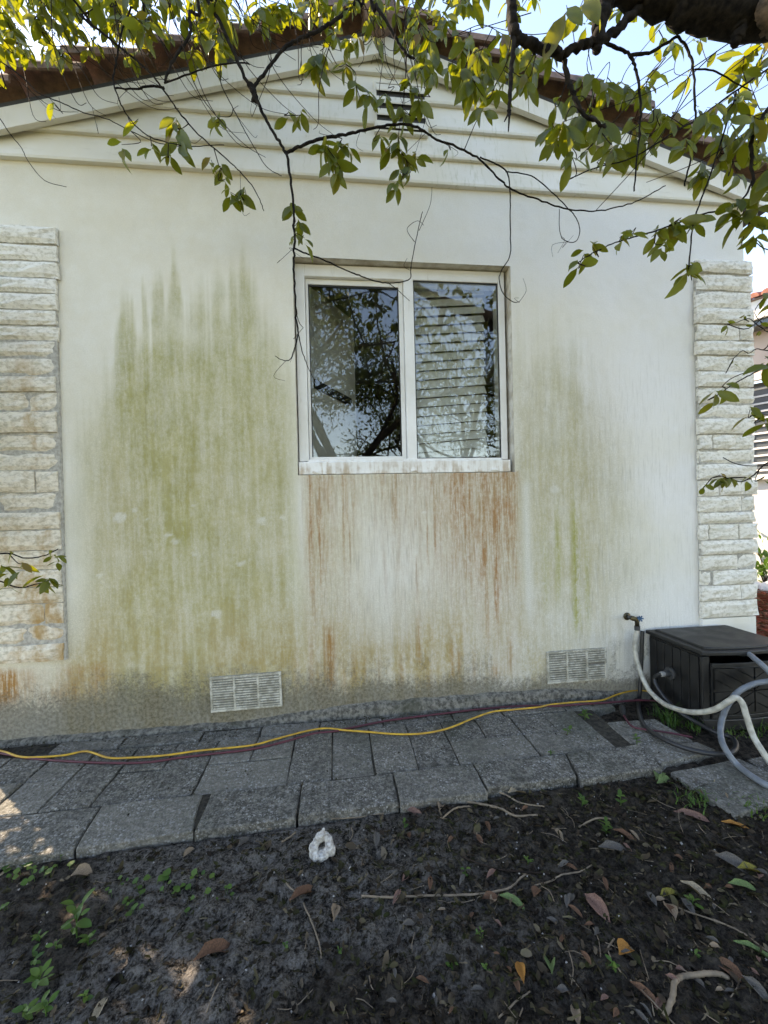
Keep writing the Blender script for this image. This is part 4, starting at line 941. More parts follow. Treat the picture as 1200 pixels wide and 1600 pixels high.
T1.px([(1172, 650), (1200, 648), (1260, 655)], -.95, 1.2, 1.2); T1.px([(1130, 715), (1155, 726), (1200, 727), (1260, 715)], -.95, 1.1, 1.1)
for a, b in (((1150, 60), (880, 190)), ((1190, 70), (960, 260)), ((1120, 80), (985, 205)), ((830, 20), (700, 60)), ((900, 40), (760, 40)), ((1080, 140), (930, 330)), ((1200, 180), (1010, 285)), ((1040, 90), (900, 250))):
    T1.twig([W(*a, -.95), W((a[0]+b[0])/2+rnd.uniform(-10, 10), (a[1]+b[1])/2+rnd.uniform(0, 18), -.92), W(*b, -.88)])
def K(T, lst, Y, n=5, L=.084, **kw):
    for q in lst: T.cluster(W(q[0], q[1], (q[3] if len(q) > 3 else Y)), q[2] if len(q) > 2 else n, L*(q[4] if len(q) > 4 else 1), **kw)
K(T1, [(926, 386, 4, -.95, .8), (903, 412, 4, -.95, .9), (912, 398, 3, -.95, .7), (968, 372, 4, -.95, .75), (985, 366, 4, -.95, .75)], -.95)
K(T1, [(1076, 416, 6, -.98, 1.15), (1072, 418, 3, -.98, .8), (1034, 382, 5, -.95, 1.0), (1060, 348, 6, -.95, 1.05), (1045, 352, 5, -.95, 1.0), (1024, 362, 4, -.95, .7), (1083, 350, 4, -.96, 1.0)], -.95)
K(T1, [(1150, 318, 6, -1.0, 1.2), (1165, 330, 5, -1.0, 1.2), (1178, 318, 5, -1.0, 1.2), (1140, 322, 4, -1.0, .9), (1178, 375, 5, -1., .9), (1186, 350, 4, -1., 1.), (1195, 300, 5, -1.0, 1.2)], -1.0)
K(T1, [(1118, 618, 4, -.95, .9), (1134, 606, 3, -.95, .7), (1172, 640, 3, -.95, .8), (1140, 746, 5, -.95, .8), (1126, 742, 4, -.95, .85), (1168, 748, 3, -.95, .6), (1100, 760, 2, -.95, .7), (1196, 655, 3, -.95, 1.0), (1136, 506, 3, -.95, .4), (1164, 498, 4, -.95, .35), (1188, 512, 3, -.95, .35), (1195, 745, 2, -.95, .6), (1146, 562, 2, -.95, .4), (1195, 560, 2, -.95, .6)], -.95)
K(T1, [(945, 195, 5, -1.0, 1.3), (920, 170, 5, -1.0, 1.2), (900, 150, 4, -1.0, 1.1), (885, 8, 2, -1.1, 1.4), (912, -2, 2, -1.1, 1.4), (930, 10, 2, -1.1, 1.3), (925, 110, 3, -1.05, 1.0)], -1.0, droop=1.4)
def field(T, x0, x1, y0, y1, Ya, Yb, n, L, nl=(3, 7), **kw):
    for i in range(n): T.cluster(W(T.r.uniform(x0, x1), T.r.uniform(y0, y1), T.r.uniform(Ya, Yb)), int(T.r.integers(*nl)), L*T.r.uniform(.75, 1.2), **kw)
field(T1, 735, 860, 60, 140, -1.0, -.6, 17, .080, droop=1.3)
field(T1, 860, 1010, 120, 250, -1.05, -.6, 28, .080, droop=1.2)
field(T1, 1000, 1230, 150, 270, -1.1, -.7, 34, .084, droop=1.2)
field(T1, 860, 1260, -60, 130, -.9, -.3, 34, .075, nl=(2, 5))
field(T1, 1150, 1320, 40, 180, -1.1, -.6, 18, .085)
field(T1, 1200, 1420, 200, 700, -1.2, -.8, 26, .10)
T1.finish()

# --- tree at the left: thin branches and creepers hanging in front of the gable
T2 = Tree('vine_draped_tree', (-3.0, -2.3, -.05), 'tree with thin branches and creepers hanging before the gable from the top left', 23)
ov = [np.array((-3.0, -2.3, -.1)), np.array((-2.95, -2.2, 1.6)), np.array((-2.7, -1.9, 3.2)), np.array((-1.9, -1.4, 4.1)), np.array((-1.0, -1.0, 4.45)), np.array((0, -.8, 4.6)), np.array((1.0, -.75, 4.65))]
T2.limb(ov, [.14, .11, .085, .06, .05, .035, .02], 'trunk', 10, knob=.006)
T2.px([(310, -60), (322, -8), (340, 28), (356, 62), (374, 102), (392, 138), (404, 162), (420, 195), (436, 222), (447, 240), (453, 275), (458, 320), (460, 370), (459, 405), (461, 450), (463, 490), (466, 520)], -.62, 5.2, 2.0, attach=ov[4])
T2.px([(466, 520), (460, 545), (453, 562), (440, 562), (430, 556)], -.60, 1.6, .8); T2.px([(466, 520), (472, 548), (482, 575), (492, 596)], -.60, 1.5, .7); T2.px([(463, 490), (468, 505), (474, 512)], -.6, 1, .6)
T2.px([(565, -40), (556, -2), (546, 14), (520, 34), (500, 46), (470, 60), (448, 72), (425, 98), (408, 122), (393, 140)], -.60, 4.2, 4.0, attach=ov[5])
T2.px([(392, 134), (397, 146), (399, 158)], -.615, 8, 6, 'knot', 8)
T2.px([(447, 239), (470, 228), (500, 217), (535, 211), (560, 206), (590, 199), (620, 194), (648, 197), (670, 210), (686, 220), (720, 232), (750, 250), (780, 280), (800, 296), (840, 312), (880, 325), (920, 330), (960, 325), (1000, 312), (1040, 290)], -.60, 4.0, 1.2)
T2.px([(750, 246), (775, 256), (792, 270), (797, 300), (797, 345), (797, 398), (786, 418), (780, 436), (786, 458), (800, 471), (812, 472)], -.58, 1.8, .9)
T2.px([(790, 268), (830, 275), (862, 300), (884, 322), (900, 340), (906, 362), (898, 378), (880, 374), (874, 356), (874, 326)], -.57, 1.4, .8)
T2.px([(460, 388), (478, 396), (505, 406), (540, 422), (565, 432), (590, 440), (615, 442), (640, 436), (642, 418), (648, 385), (655, 352), (660, 330)], -.55, 2.0, .9); T2.px([(606, 441), (622, 454), (640, 470)], -.55, 1.0, .6); T2.px([(648, 378), (636, 358), (652, 345), (662, 352)], -.55, .8, .5); T2.px([(655, 360), (672, 320), (675, 292)], -.55, .8, .5)
T2.px([(575, -30), (588, 8), (604, 34), (620, 62), (634, 84), (648, 92)], -.62, 4.5, 3, attach=ov[5]); T2.px([(634, 84), (634, 110), (631, 150), (625, 190)], -.6, 1.4, .8)
T2.px([(295, -40), (296, 20), (297, 52), (284, 75), (268, 100), (258, 130)], -.65, 4, 3, attach=ov[4]); T2.px([(215, -30), (205, 12), (190, 50), (181, 100), (177, 125), (184, 150), (196, 176), (215, 200), (240, 216), (290, 228), (350, 226)], -.62, 2.6, 1.0, attach=ov[4])
T2.px([(100, -20), (125, 22), (160, 52), (200, 84), (235, 114), (255, 140), (280, 175), (310, 210), (345, 240), (375, 268), (400, 300), (412, 330)], -.60, 3.2, 1.0, attach=ov[3])
T2.px([(-40, 80), (0, 96), (36, 122), (60, 145), (95, 160), (130, 176), (165, 185), (205, 205), (250, 224), (300, 230)], -.58, 1.8, .8, attach=ov[3]); T2.px([(-30, 150), (0, 186), (12, 204), (34, 232), (44, 252), (70, 282), (104, 292)], -.5, 1.3, .7)
T2.px([(256, 138), (240, 134), (215, 138), (180, 138)], -.63, 3, 2); T2.px([(256, 130), (290, 118), (330, 104), (370, 98), (390, 100)], -.6, 2, 1.6); T2.px([(345, 100), (345, 130), (362, 165), (380, 200), (400, 235), (418, 262), (440, 275)], -.6, 1.4, .8)
for i in range(70):                                                # creeper strands
    x_, y_ = rnd.uniform(-20, 660), rnd.uniform(-60, 70); dx, dy = rnd.uniform(30, 150), rnd.uniform(70, 200)
    if x_ > 420: dx, dy = rnd.uniform(-30, 60), rnd.uniform(60, 170)
    Yv = rnd.uniform(-.75, -.35); pts = [W(x_, y_, Yv), W(x_+dx*.3+rnd.uniform(-12, 12), y_+dy*.45, Yv+.03), W(x_+dx*.7, y_+dy*.85, Yv+.05), W(x_+dx, y_+dy*rnd.uniform(.85, 1.05), Yv+.06)]
    T2.twig(pts, .0022, .0010)
for i in range(60):                                                # curled tendrils
    q = T2.nodes[int(T2.r.integers(len(T2.nodes)))]; e = q+T2.r.normal(size=3)*.05+np.array([0, 0, -.03]); f = e+T2.r.normal(size=3)*.03; T2.twig([q, e, f], .0012, .0007, 3, 4)
K(T2, [(276, 200, 5), (280, 222, 4), (275, 190, 3), (190, 226, 4, -.6, .7), (216, 186, 1, -.6, 1), (236, 226, 4, -.6, .6), (342, 182, 4, -.6, .6), (335, 190, 3, -.6, .6), (376, 306, 5, -.5, .8), (383, 296, 4, -.5, .6), (346, 262, 5, -.5, .6), (352, 280, 3, -.5, .5), (458, 322, 5, -.6, .75), (466, 346, 4, -.6, .7), (460, 372, 3, -.6, .6), (512, 232, 6, -.6, .95), (520, 248, 5, -.6, 1.0), (530, 222, 3, -.6, .7), (470, 180, 4, -.6, .7), (450, 176, 2, -.6, .8), (622, 215, 7, -.58, .85), (628, 240, 6, -.58, .85), (610, 230, 4, -.58, .8), (640, 262, 5, -.58, .7), (625, 268, 5, -.58, .7), (700, 226, 2, -.6, .7), (755, 170, 5, -.8, .9), (84, 160, 2, -.6, .9), (505, 225, 5, -.6, .8), (528, 262, 4, -.6, .8), (545, 235, 4, -.6, .7), (618, 290, 5, -.58, .7), (650, 240, 5, -.58, .75), (595, 215, 4, -.58, .8), (360, 300, 4, -.5, .7), (330, 250, 3, -.5, .6), (476, 372, 3, -.6, .7), (265, 235, 4, -.6, .7)], -.6, n=5, L=.098, droop=1.0)
K(T2, [(500, 80, 7), (492, 100, 6), (548, 60, 6), (540, 100, 6), (555, 130, 5), (575, 150, 6), (602, 150, 5), (640, 130, 6), (655, 150, 6), (630, 170, 5)], -.6, L=.09, droop=1.2)
field(T2, -60, 340, -90, 40, -.7, -.1, 150, .078, droop=.9)
field(T2, -40, 200, 20, 85, -.6, -.1, 14, .08, droop=1.1)
field(T2, 200, 360, 20, 80, -.6, -.1, 9, .08, droop=1.1)
field(T2, -30, 340, -20, 90, -.6, -.1, 46, .07, droop=1.1)
field(T2, 330, 500, -80, 40, -.7, -.15, 24, .085, droop=1.0)
field(T2, 480, 720, -60, 60, -.7, -.15, 46, .078, droop=1.1)
field(T2, 650, 800, 30, 120, -.8, -.3, 24, .092, droop=1.4)
field(T2, 700, 860, -60, 20, -.8, -.2, 12, .085)
T2.finish()

# --- sprig reaching in at the left edge, from a shrub just outside the frame
T3 = Tree('side_shrub', (-2.45, -.30, -.05), 'glossy green sprig reaching in before the left stone column', 31); T3.root['category'] = 'shrub'
T3.limb([(-2.45, -.30, -.1), (-2.42, -.45, .4), (-2.15, -.7, .75), W(-60, 890, -.8)], [.014, .010, .007], 'stem', 7); T3.limb([(-2.45, -.30, -.1), (-2.38, -.2, 1.0), (-2.28, -.1, 2.4)], [.018, .008], 'stem', 7)
T3.px([(-60, 890), (-10, 868), (15, 865), (40, 872), (70, 868), (90, 858)], -.78, 2.2, 1.2); T3.px([(-60, 890), (0, 908), (30, 918), (60, 912), (80, 906)], -.78, 2.0, 1.2); T3.px([(15, 866), (28, 880), (40, 880)], -.78, 1.2, .8)
K(T3, [(82, 862, 4, -.78, .85), (90, 872, 3, -.78, .8), (76, 906, 6, -.78, .95), (68, 905, 3, -.78, .9), (34, 884, 4, -.78, .8), (2, 888, 5, -.78, 1.), (12, 905, 4, -.78, .9), (20, 866, 2, -.78, .6)], -.78, L=.072, droop=.7, join=False)
for i in range(480): T3.cluster(np.array((-2.30+T3.r.normal()*.17, -.22+T3.r.normal()*.25, T3.r.uniform(1.10, 2.6))), 5, .095)  # unseen crown, added and shaped to shade the lower left soil
T3.finish()

# ================================================================== SOIL LITTER, LEAVES, TWIGS, WEEDS
def gz(x, y): return float(soil_h(np.array(x), np.array(y)))
def on_soil(a, b):
    p = G(a, b, -.045); p = G(a, b, gz(p[0], p[1])); p[2] = gz(p[0], p[1]); return p
mats, tint = [], []
for i in range(23000):
    x_ = rng.uniform(-1.8, 2.4); y_ = rng.uniform(-1.75, -.70)
    dens = .35+.65*ss(-.6, .5, x_)*1.0; dens *= .4+1.2*float(fbm(x_*2.4, y_*2.4, 44))
    if rng.random() > dens: continue
    if y_ > yf(x_)-.012 and x_ < 1.45: continue
    if y_ > -.45 and x_ > 1.8: continue
    a = rng.uniform(0, 6.28); L_ = rng.uniform(.008, .026)*(1+.8*(rng.random() < .12))
    mats.append(frame(np.array([math.cos(a), math.sin(a), rng.uniform(-.5, .5)]), np.array([0, 0, 1.0])+rng.normal(size=3)*.6, L_, (x_, y_, gz(x_, y_)+.003))); tint.append(rng.random()*.92 if rng.random() < .95 else .97)
frag = np.array([(-.10, 0, 0), (.12, .06, .04), (.30, .42, .14), (.05, .50, -.03), (-.26, .38, .10), (.16, .86, .05), (-.12, 1.0, .16), (-.20, .74, -.02)]); fq = np.array([(0, 1, 3, 4), (1, 2, 3, 3), (3, 2, 5, 5), (3, 5, 6, 7), (4, 3, 7, 7)])
strip = np.array([(-.05, 0, .0), (.06, .0, .03), (.10, .35, .12), (-.06, .33, .02), (.02, .70, .10), (-.10, .66, .16), (-.12, 1.0, .0), (-.02, .96, .05)]); sq = np.array([(0, 1, 2, 3), (3, 2, 4, 5), (5, 4, 7, 6), (0, 3, 2, 2), (5, 4, 6, 6)])
mats = np.array(mats); nh = len(mats)//2; V1, Q1 = instance_np(frag, fq, mats[:nh]); V2, Q2 = instance_np(strip, sq, mats[nh:]); V = np.concatenate([V1, V2]); tri = lambda Q_: np.concatenate([Q_[:, [0, 1, 2]], Q_[Q_[:, 2] != Q_[:, 3]][:, [0, 2, 3]]]); Qm = np.concatenate([tri(Q1), tri(Q2)+len(V1)])
tag(quads_np('leaf_litter', V, Qm, MAT['litter'], attrs=dict(tint=np.repeat(tint, 8))), 'dark decayed leaf litter covering the soil', 'litter', kind='stuff')
m = MB()
for i in range(240):
    x_ = rng.uniform(-1.6, 2.3); y_ = rng.uniform(-1.7, -.80)
    if rng.random() > (.25+.75*float(ss(-.5, .6, x_))): continue
    if y_ > yf(x_)-.03 and x_ < 1.45: continue
    a = rng.uniform(0, 6.28); L_ = rng.uniform(.02, .09); P = [np.array((x_+math.cos(a)*L_*t+rng.normal()*.004, y_+math.sin(a)*L_*t+rng.normal()*.004, 0)) for t in (-.5, 0, .5)]
    for p in P: p[2] = gz(p[0], p[1])+.004
    m.tube(spline(P, 3), rng.uniform(.0006, .0016), 4, False)
tag(m.obj('straw_bits', MAT['bark_pale'], None), 'thin pale straw and twig bits scattered on the soil', 'straw', kind='stuff')
mats, tint = [], []
for i in range(900):
    x_ = -1.9+3.5*rng.random()**1.6; y_ = -.035-abs(rng.normal())*.05 if rng.random() < .7 else rng.uniform(-.7, -.05)
    a = rng.uniform(0, 6.28); mats.append(frame(np.array([math.cos(a), math.sin(a), rng.uniform(-.3, .3)]), np.array([0, 0, 1.0])+rng.normal(size=3)*.5, rng.uniform(.004, .016), (x_, y_, .003))); tint.append(rng.random()*.9)
V, Qm = instance_np(leaf_shape(.5, .4, .25)[0], LEAF[1], np.array(mats)); tag(quads_np('path_crumbs', V, Qm, MAT['litter'], attrs=dict(tint=np.repeat(tint, 21))), 'dark leaf crumbs gathered on the pavers along the wall', 'litter', kind='stuff')
# gravel specks
mats = []
for i in range(420):
    x_ = rng.uniform(-1.6, 2.2); y_ = rng.uniform(-1.7, -.78)
    if y_ > yf(x_)-.03 and x_ < 1.45: continue
    mats.append(frame(rng.normal(size=3), rng.normal(size=3), rng.uniform(.0015, .0045)*(1+1.2*(rng.random() < .05)), (x_, y_, gz(x_, y_)+.002)))
OCT = (np.array([(1, 0, 0), (0, 1, 0), (-1, 0, 0), (0, -1, 0), (0, 0, .8), (0, 0, -.8)]), np.array([(0, 1, 4), (1, 2, 4), (2, 3, 4), (3, 0, 4), (1, 0, 5), (2, 1, 5), (3, 2, 5), (0, 3, 5)]))
V, Qm = instance_np(OCT[0], OCT[1], np.array(mats)); tag(quads_np('gravel', V, Qm, MAT['edging_dull']), 'tiny pale gravel specks in the dark soil', 'gravel', kind='stuff')

dm = {}
def fallen(a, b, Lpx, wd, mat, ang, label, group=None, curl=.2, on=0.0):
    key = (mat, round(wd, 2), round(curl, 2))
    if key not in dm:
        l = leaf_shape(wd, .35+curl, curl, wave=.03); dm[key] = mesh_data('fallen_leaf', l[0]-np.array([0, .5, 0]), l[1], MAT[mat], True)
    p = on_soil(a, b); L_ = Lpx/F_PX*dep(p); o = link(bpy.data.objects.new('fallen_leaf', dm[key]))
    d_ = np.array([math.cos(ang), math.sin(ang), rnd.uniform(-.12, .12)]); p[2] += .010+on
    o.matrix_world = Matrix(frame(d_, np.array([rnd.uniform(-.25, .25), rnd.uniform(-.35, .05), 1.0]), L_, p).tolist())
    tag(o, label, 'leaf', group); return o
for q in [(932, 1420, 46, .5, 'dry_pink', -1.3, 'large pinkish brown fallen leaf on the dark soil'), (977, 1490, 34, .7, 'dry_orange', .4, 'bright orange fallen leaf near the bottom right'), (814, 1526, 36, .42, 'dry_orange', 1.4, 'narrow rusty orange leaf upright at the bottom edge'), (1152, 1293, 42, .26, 'dry_orange', -.4, 'long thin orange leaf below the grey hose'), (838, 1399, 20, .7, 'dry_brown', .7, 'small round brown leaf by the long pale twig'), (1092, 1398, 50, .34, 'dry_beige', -1.1, 'long beige leaf with a folded edge right of centre soil'), (1048, 1427, 40, .45, 'dry_tan', 1.2, 'tan leaf left of the long beige one'), (1145, 1350, 44, .5, 'dry_grey', -.8, 'broad greyish leaf near the right edge'), (1176, 1362, 46, .38, 'dry_olive', -.2, 'yellow olive leaf at the right edge of the soil'), (1138, 1520, 42, .55, 'dry_brown', -1.0, 'curled brown leaf touching the crooked root'), (1182, 1552, 36, .45, 'dry_grey', -1.2, 'grey leaf in the bottom right corner'), (860, 1508, 40, .42, 'dry_green', 1.2, 'pale green fallen leaf between the orange leaves'), (1030, 1213, 34, .5, 'dry_green', .6, 'light green leaf just below the last edge pavers'), (1041, 1222, 36, .5, 'dry_green', .1, 'greyish green leaf touching the light green leaf'), (1160, 1386, 40, .34, 'dry_green', -.3, 'green leaf lying under the olive leaf'), (1187, 1490, 66, .2, 'dry_green', -.5, 'long green blade leaf at the lower right edge'), (800, 1412, 40, .36, 'dry_green', -.6, 'green leaf on the soil left of the brown round leaf'), (768, 1413, 32, .5, 'dry_brown', -.3, 'folded brown leaf next to the green leaf'), (1046, 1400, 44, .3, 'dry_olive', .2, 'yellowish narrow leaf above the tan leaf'), (960, 1330, 48, .4, 'dry_grey', -.2, 'wide grey brown leaf in the middle right soil'), (1125, 1231, 34, .5, 'dry_beige', .3, 'beige leaf beside the loose dark paver'), (1128, 1248, 36, .4, 'dry_tan', 1.2, 'tan leaf hanging over the edge of the loose dark paver'), (1095, 1230, 28, .6, 'dry_grey', .4, 'grey rounded leaf left of the loose dark paver'), (524, 1428, 34, .42, 'dry_tan', 1.4, 'tan leaf below the white coral lump'), (128, 1369, 30, .7, 'dry_tan', .2, 'crumpled tan leaf right of the left clover'), (36, 1346, 60, .22, 'dry_beige', .9, 'long beige blade leaf over the clover at left'), (60, 1340, 50, .24, 'dry_beige', .5, 'second beige blade leaf crossing the clover'), (156, 1582, 40, .4, 'dry_beige', 1.6, 'pale husk leaf at the bottom left edge'), (900, 1590, 36, .4, 'dry_tan', 1.3, 'tan leaf cut by the bottom edge'), (382, 1318, 26, .5, 'dry_grey', .8, 'grey leaf below the pavers left of the coral'), (295, 1335, 20, .5, 'dry_tan', 1.0, 'small tan leaf at the paver edge left'), (810, 1240, 38, .5, 'dry_beige', .2, 'beige leaf against the edge of the pale paver'), (690, 1262, 26, .5, 'dry_tan', 1.0, 'tan leaf on the root along the pavers'), (645, 1272, 40, .3, 'dry_pink', -.5, 'reddish leaf tucked under the root by the pavers'), (770, 1412, 22, .5, 'dry_tan', .8, 'tan scrap beside the folded brown leaf'), (980, 1310, 42, .3, 'dry_brown', -1.0, 'dark brown curved leaf right of the fern weed'), (1080, 1277, 46, .3, 'dry_pink', -.6, 'pinkish narrow leaf above the long orange leaf'), (335, 1490, 60, .4, 'dry_brown', .4, 'dark curled leaf sunk in the ashy soil'), (475, 1400, 50, .4, 'dry_brown', .5, 'dark brown leaf right below the coral lump'), (1008, 1548, 44, .3, 'dry_brown', -1.0, 'brown narrow leaf left of the crooked root')]:
    fallen(*q, curl=rnd.choice((.15, .3)))
fr_ = random.Random(8)
LMK = [(600, 1330, 'right of the coral lump'), (690, 1275, 'by the root along the pavers'), (870, 1240, 'below the pale edge paver'), (947, 1300, 'around the ferny weed'), (1110, 1240, 'beside the loose dark paver'), (1150, 1300, 'around the long orange leaf'), (1160, 1360, 'around the yellow olive leaf'), (1080, 1410, 'around the long beige leaf'), (932, 1420, 'around the large pinkish leaf'), (700, 1400, 'along the long pale twig'), (838, 1399, 'around the small round brown leaf'), (977, 1490, 'around the bright orange leaf'), (1090, 1525, 'around the crooked root'), (1185, 1550, 'in the bottom right corner'), (860, 1508, 'around the pale green leaf'), (760, 1516, 'around the bottom middle seedling'), (640, 1480, 'on the ashy soil at the bottom middle'), (960, 1585, 'at the bottom edge left of the root'), (960, 1340, 'around the wide grey brown leaf')]
for i in range(80):
    a, b = fr_.uniform(560, 1200), fr_.uniform(1235, 1600); p = on_soil(a, b)
    if p[1] > yf(p[0])-.05: continue
    lm_ = min(LMK, key=lambda q: (q[0]-a)**2+(1.5*(q[1]-b))**2)[2]
    mt_ = fr_.choice(['dry_brown', 'dry_brown', 'dry_grey', 'dry_grey', 'dry_tan', 'dry_pink']); 
    fallen(a, b, fr_.uniform(11, 26), fr_.choice((.32, .45)), mt_, fr_.uniform(-3, 3), 'small '+{'dry_brown': 'dark brown', 'dry_grey': 'grey', 'dry_tan': 'tan', 'dry_pink': 'reddish'}[mt_]+' dead leaf '+lm_, 'small dead leaves '+lm_, curl=fr_.choice((.15, .3)))

def stick(name, pts, r0, r1, mat, label, cat='twig', lift=.006):
    P = []
    for a, b in pts: p = on_soil(a, b); p[2] += lift; P.append(p)
    rr = (r0/F_PX*dep(P[0]), r1/F_PX*dep(P[-1])); V, Fc = tube([p+np.array([rnd.uniform(-1, 1), rnd.uniform(-1, 1), rnd.uniform(-1, 1)])*.0010 for p in spline(P, 6)], [rr[0], (rr[0]+rr[1])/2*1.1, rr[1]], 6); return tag(mobj(name, V, Fc, MAT[mat], None, True), label, cat)
stick('root', [(1038, 1592), (1050, 1562), (1054, 1540), (1066, 1529), (1084, 1527), (1104, 1525), (1122, 1526), (1138, 1530)], 4.2, 3.4, 'bark_pale', 'crooked pale root bent like an elbow at the bottom right', 'root')
stick('fallen_twig', [(565, 1404), (610, 1405), (660, 1402), (710, 1403), (755, 1399), (790, 1392), (803, 1386), (812, 1376), (822, 1370)], 1.6, 1.4, 'bark_pale', 'long pale twig lying across the middle of the soil')
stick('fallen_twig', [(836, 1386), (860, 1381), (880, 1374), (905, 1366), (930, 1350)], 1.3, 1.0, 'bark_pale', 'pale twig continuing towards the pink leaf')
stick('root', [(600, 1266), (650, 1258), (700, 1253), (740, 1256), (780, 1265), (805, 1275), (840, 1276)], 2.0, 1.5, 'bark_pale', 'thin root running along the front of the pavers', 'root')
stick('fallen_twig', [(768, 1236), (790, 1245), (815, 1256), (850, 1262)], 1.4, 1.0, 'bark_pale', 'thin twig poking out below the pale paver')
stick('fallen_twig', [(692, 1282), (712, 1266), (735, 1262)], 1.4, 1.0, 'bark_pale', 'short bent pale twig in front of the pavers')
stick('fallen_twig', [(474, 1414), (482, 1432), (494, 1462), (500, 1484), (502, 1504)], 1.5, 1.0, 'bark_pale', 'pale twig running down below the coral lump')
stick('fallen_twig', [(447, 1382), (456, 1392), (466, 1398)], 1.5, 1.0, 'bark_pale', 'short pale twig lower left of the coral lump')
stick('fallen_twig', [(985, 1532), (1015, 1562), (1055, 1605)], 1.3, 1.2, 'bark_pale', 'straight thin twig left of the crooked root')
stick('fallen_twig', [(1060, 1422), (1110, 1440), (1155, 1458), (1205, 1492)], 1.2, 1.0, 'bark_pale', 'long thin stalk slanting to the right edge')
stick('fallen_twig', [(948, 1485), (960, 1470), (950, 1488), (970, 1520)], 1.3, 1.0, 'bark_pale', 'bent twig left of the orange leaf')
stick('fallen_twig', [(780, 1595), (805, 1570), (828, 1553)], 1.5, 1.2, 'bark_pale', 'short twig at the bottom edge left of the husk')
stick('fallen_twig', [(352, 1307), (385, 1300), (424, 1297)], 1.8, 1.2, 'bark_pale', 'pale stalk under the front pavers left of centre')
stick('fallen_twig', [(440, 1318), (452, 1310), (462, 1302)], 1.4, 1.0, 'bark_pale', 'small diagonal stalk near the paver gap')
stick('fallen_twig', [(518, 1282), (560, 1279), (600, 1272)], 1.4, 1.0, 'bark_pale', 'pale stalk above and right of the coral lump')
stick('fallen_twig', [(405, 1368), (380, 1382), (345, 1398)], 1.0, .8, 'twig', 'dark thin twig beside the clover')
stick('fallen_twig', [(905, 1295), (930, 1278), (955, 1284)], 1.4, 1.0, 'bark_pale', 'pale bent twig left of the pinkish leaf')
stick('fallen_twig', [(1010, 1530), (1022, 1590)], 1.2, 1.0, 'bark_pale', 'upright stalk near the bottom right edge')
stick('fallen_twig', [(720, 1340), (770, 1358), (830, 1366), (880, 1372)], 1.2, 1.0, 'twig', 'dark root twig above the long pale twig')

# white coral lump
p = on_soil(503, 1340); bm = bmesh.new()
def blob(c, r, s_=2):
    r0 = bmesh.ops.create_icosphere(bm, subdivisions=s_, radius=r)
    for v in r0['verts']:
        n_ = .35*(float(fbm(v.co.x*60+c[0]*300, v.co.y*60+v.co.z*45, 3))-.5)*2; v.co = v.co*(1+n_)+Vector(c)
for i in range(11):
    a = i/11*6.28; blob((math.cos(a)*.026, math.sin(a)*.012, .034+.024*math.sin(a+.3)), rnd.uniform(.012, .018))
blob((.004, 0, .078), .011); blob((-.006, .002, .068), .012); blob((.030, 0, .02), .016); blob((-.026, 0, .014), .016); blob((0, .004, .012), .018); blob((.008, .0, .090), .006)
me = bpy.data.meshes.new('coral_rock'); bm.to_mesh(me); bm.free(); me.materials.append(MAT['coral']); me.shade_smooth()
o = link(bpy.data.objects.new('coral_rock', me)); o.location = (p[0], p[1], p[2]-.004); o.scale = (1.12, 1.12, 1.12)
rm = o.modifiers.new('fuse', 'REMESH'); rm.mode = 'VOXEL'; rm.voxel_size = .0026
tag(o, 'white lumpy coral rock with a hole on the dark soil', 'coral rock')

# weeds
def weed(a, b, hpx, n, Lpx, label, group=None, rnd_leaf=False, upright=.8, name='weed', soil=True, mat='weed_leaf', parts=True):
    p = on_soil(a, b) if soil else G(a, b, .002); s_ = dep(p)/F_PX; r_ = np.random.default_rng(int(a*7+b)); root = tag(empty(name, tuple(p)), label, 'weed', group)
    shp = leaf_shape(.95, .1, .1, obov=.5) if rnd_leaf else leaf_shape(.48, .15, .3, wave=.02)
    me = mesh_data('leaf', shp[0], shp[1], MAT[mat], True); m = MB()
    for i in range(n):
        if rnd_leaf:
            q = np.array([r_.normal()*hpx*s_*.9, r_.normal()*hpx*s_*.7, r_.uniform(.006, .02)]); q[2] = max(q[2], gz(p[0]+q[0], p[1]+q[1])-p[2]+.010) if soil else q[2]
            m.tube([q-np.array([0, 0, .02]), q], .0008, 3, False); aa = r_.uniform(0, 6.28); d_ = np.array([math.cos(aa), math.sin(aa), .15]); nrm = np.array([0, -.35, 1])+r_.normal(size=3)*.25
        else:
            t = (i+1)/n; q = np.array([r_.normal()*.004, r_.normal()*.004, hpx*s_*t*.7]); aa = i*2.4+r_.uniform(-.4, .4); d_ = np.array([math.cos(aa), math.sin(aa), upright*r_.uniform(.3, 1.1)]); nrm = np.array([0, 0, 1])+r_.normal(size=3)*.3
        o = link(bpy.data.objects.new('leaf', me), root); o.matrix_local = Matrix(frame(d_, nrm, .8*Lpx*s_*r_.uniform(.5, 1.15)*(1 if rnd_leaf else 1.15-.5*abs((i+1)/n-.5)), q).tolist())
    if not rnd_leaf: m.tube([np.zeros(3)-np.array([0, 0, .01]), np.array([0, 0, hpx*s_*.7])], [.0022, .0012], 5)
    so_ = m.obj('stem', MAT['weed_leaf'], root)
    if rnd_leaf: so_['kind'] = 'stuff'
    return root
weed(120, 1462, 70, 13, 30, 'tallest bright green leafy weed at the lower left'); weed(138, 1478, 22, 6, 16, 'small weed at the foot of the tallest weed'); weed(88, 1482, 14, 5, 14, 'low weed left of the tallest weed')
weed(205, 1412, 22, 10, 13, 'round leaved clover patch right of the tallest weed', None, True); weed(295, 1400, 26, 14, 13, 'round leaved clover patch furthest right of the left weeds', None, True); weed(238, 1384, 12, 4, 17, 'two big round clover leaves above the middle clover', None, True); weed(350, 1402, 9, 4, 10, 'tiny clover sprig by itself left of the coral', None, True); weed(180, 1394, 12, 5, 11, 'small clover sprig above the middle clover', None, True)
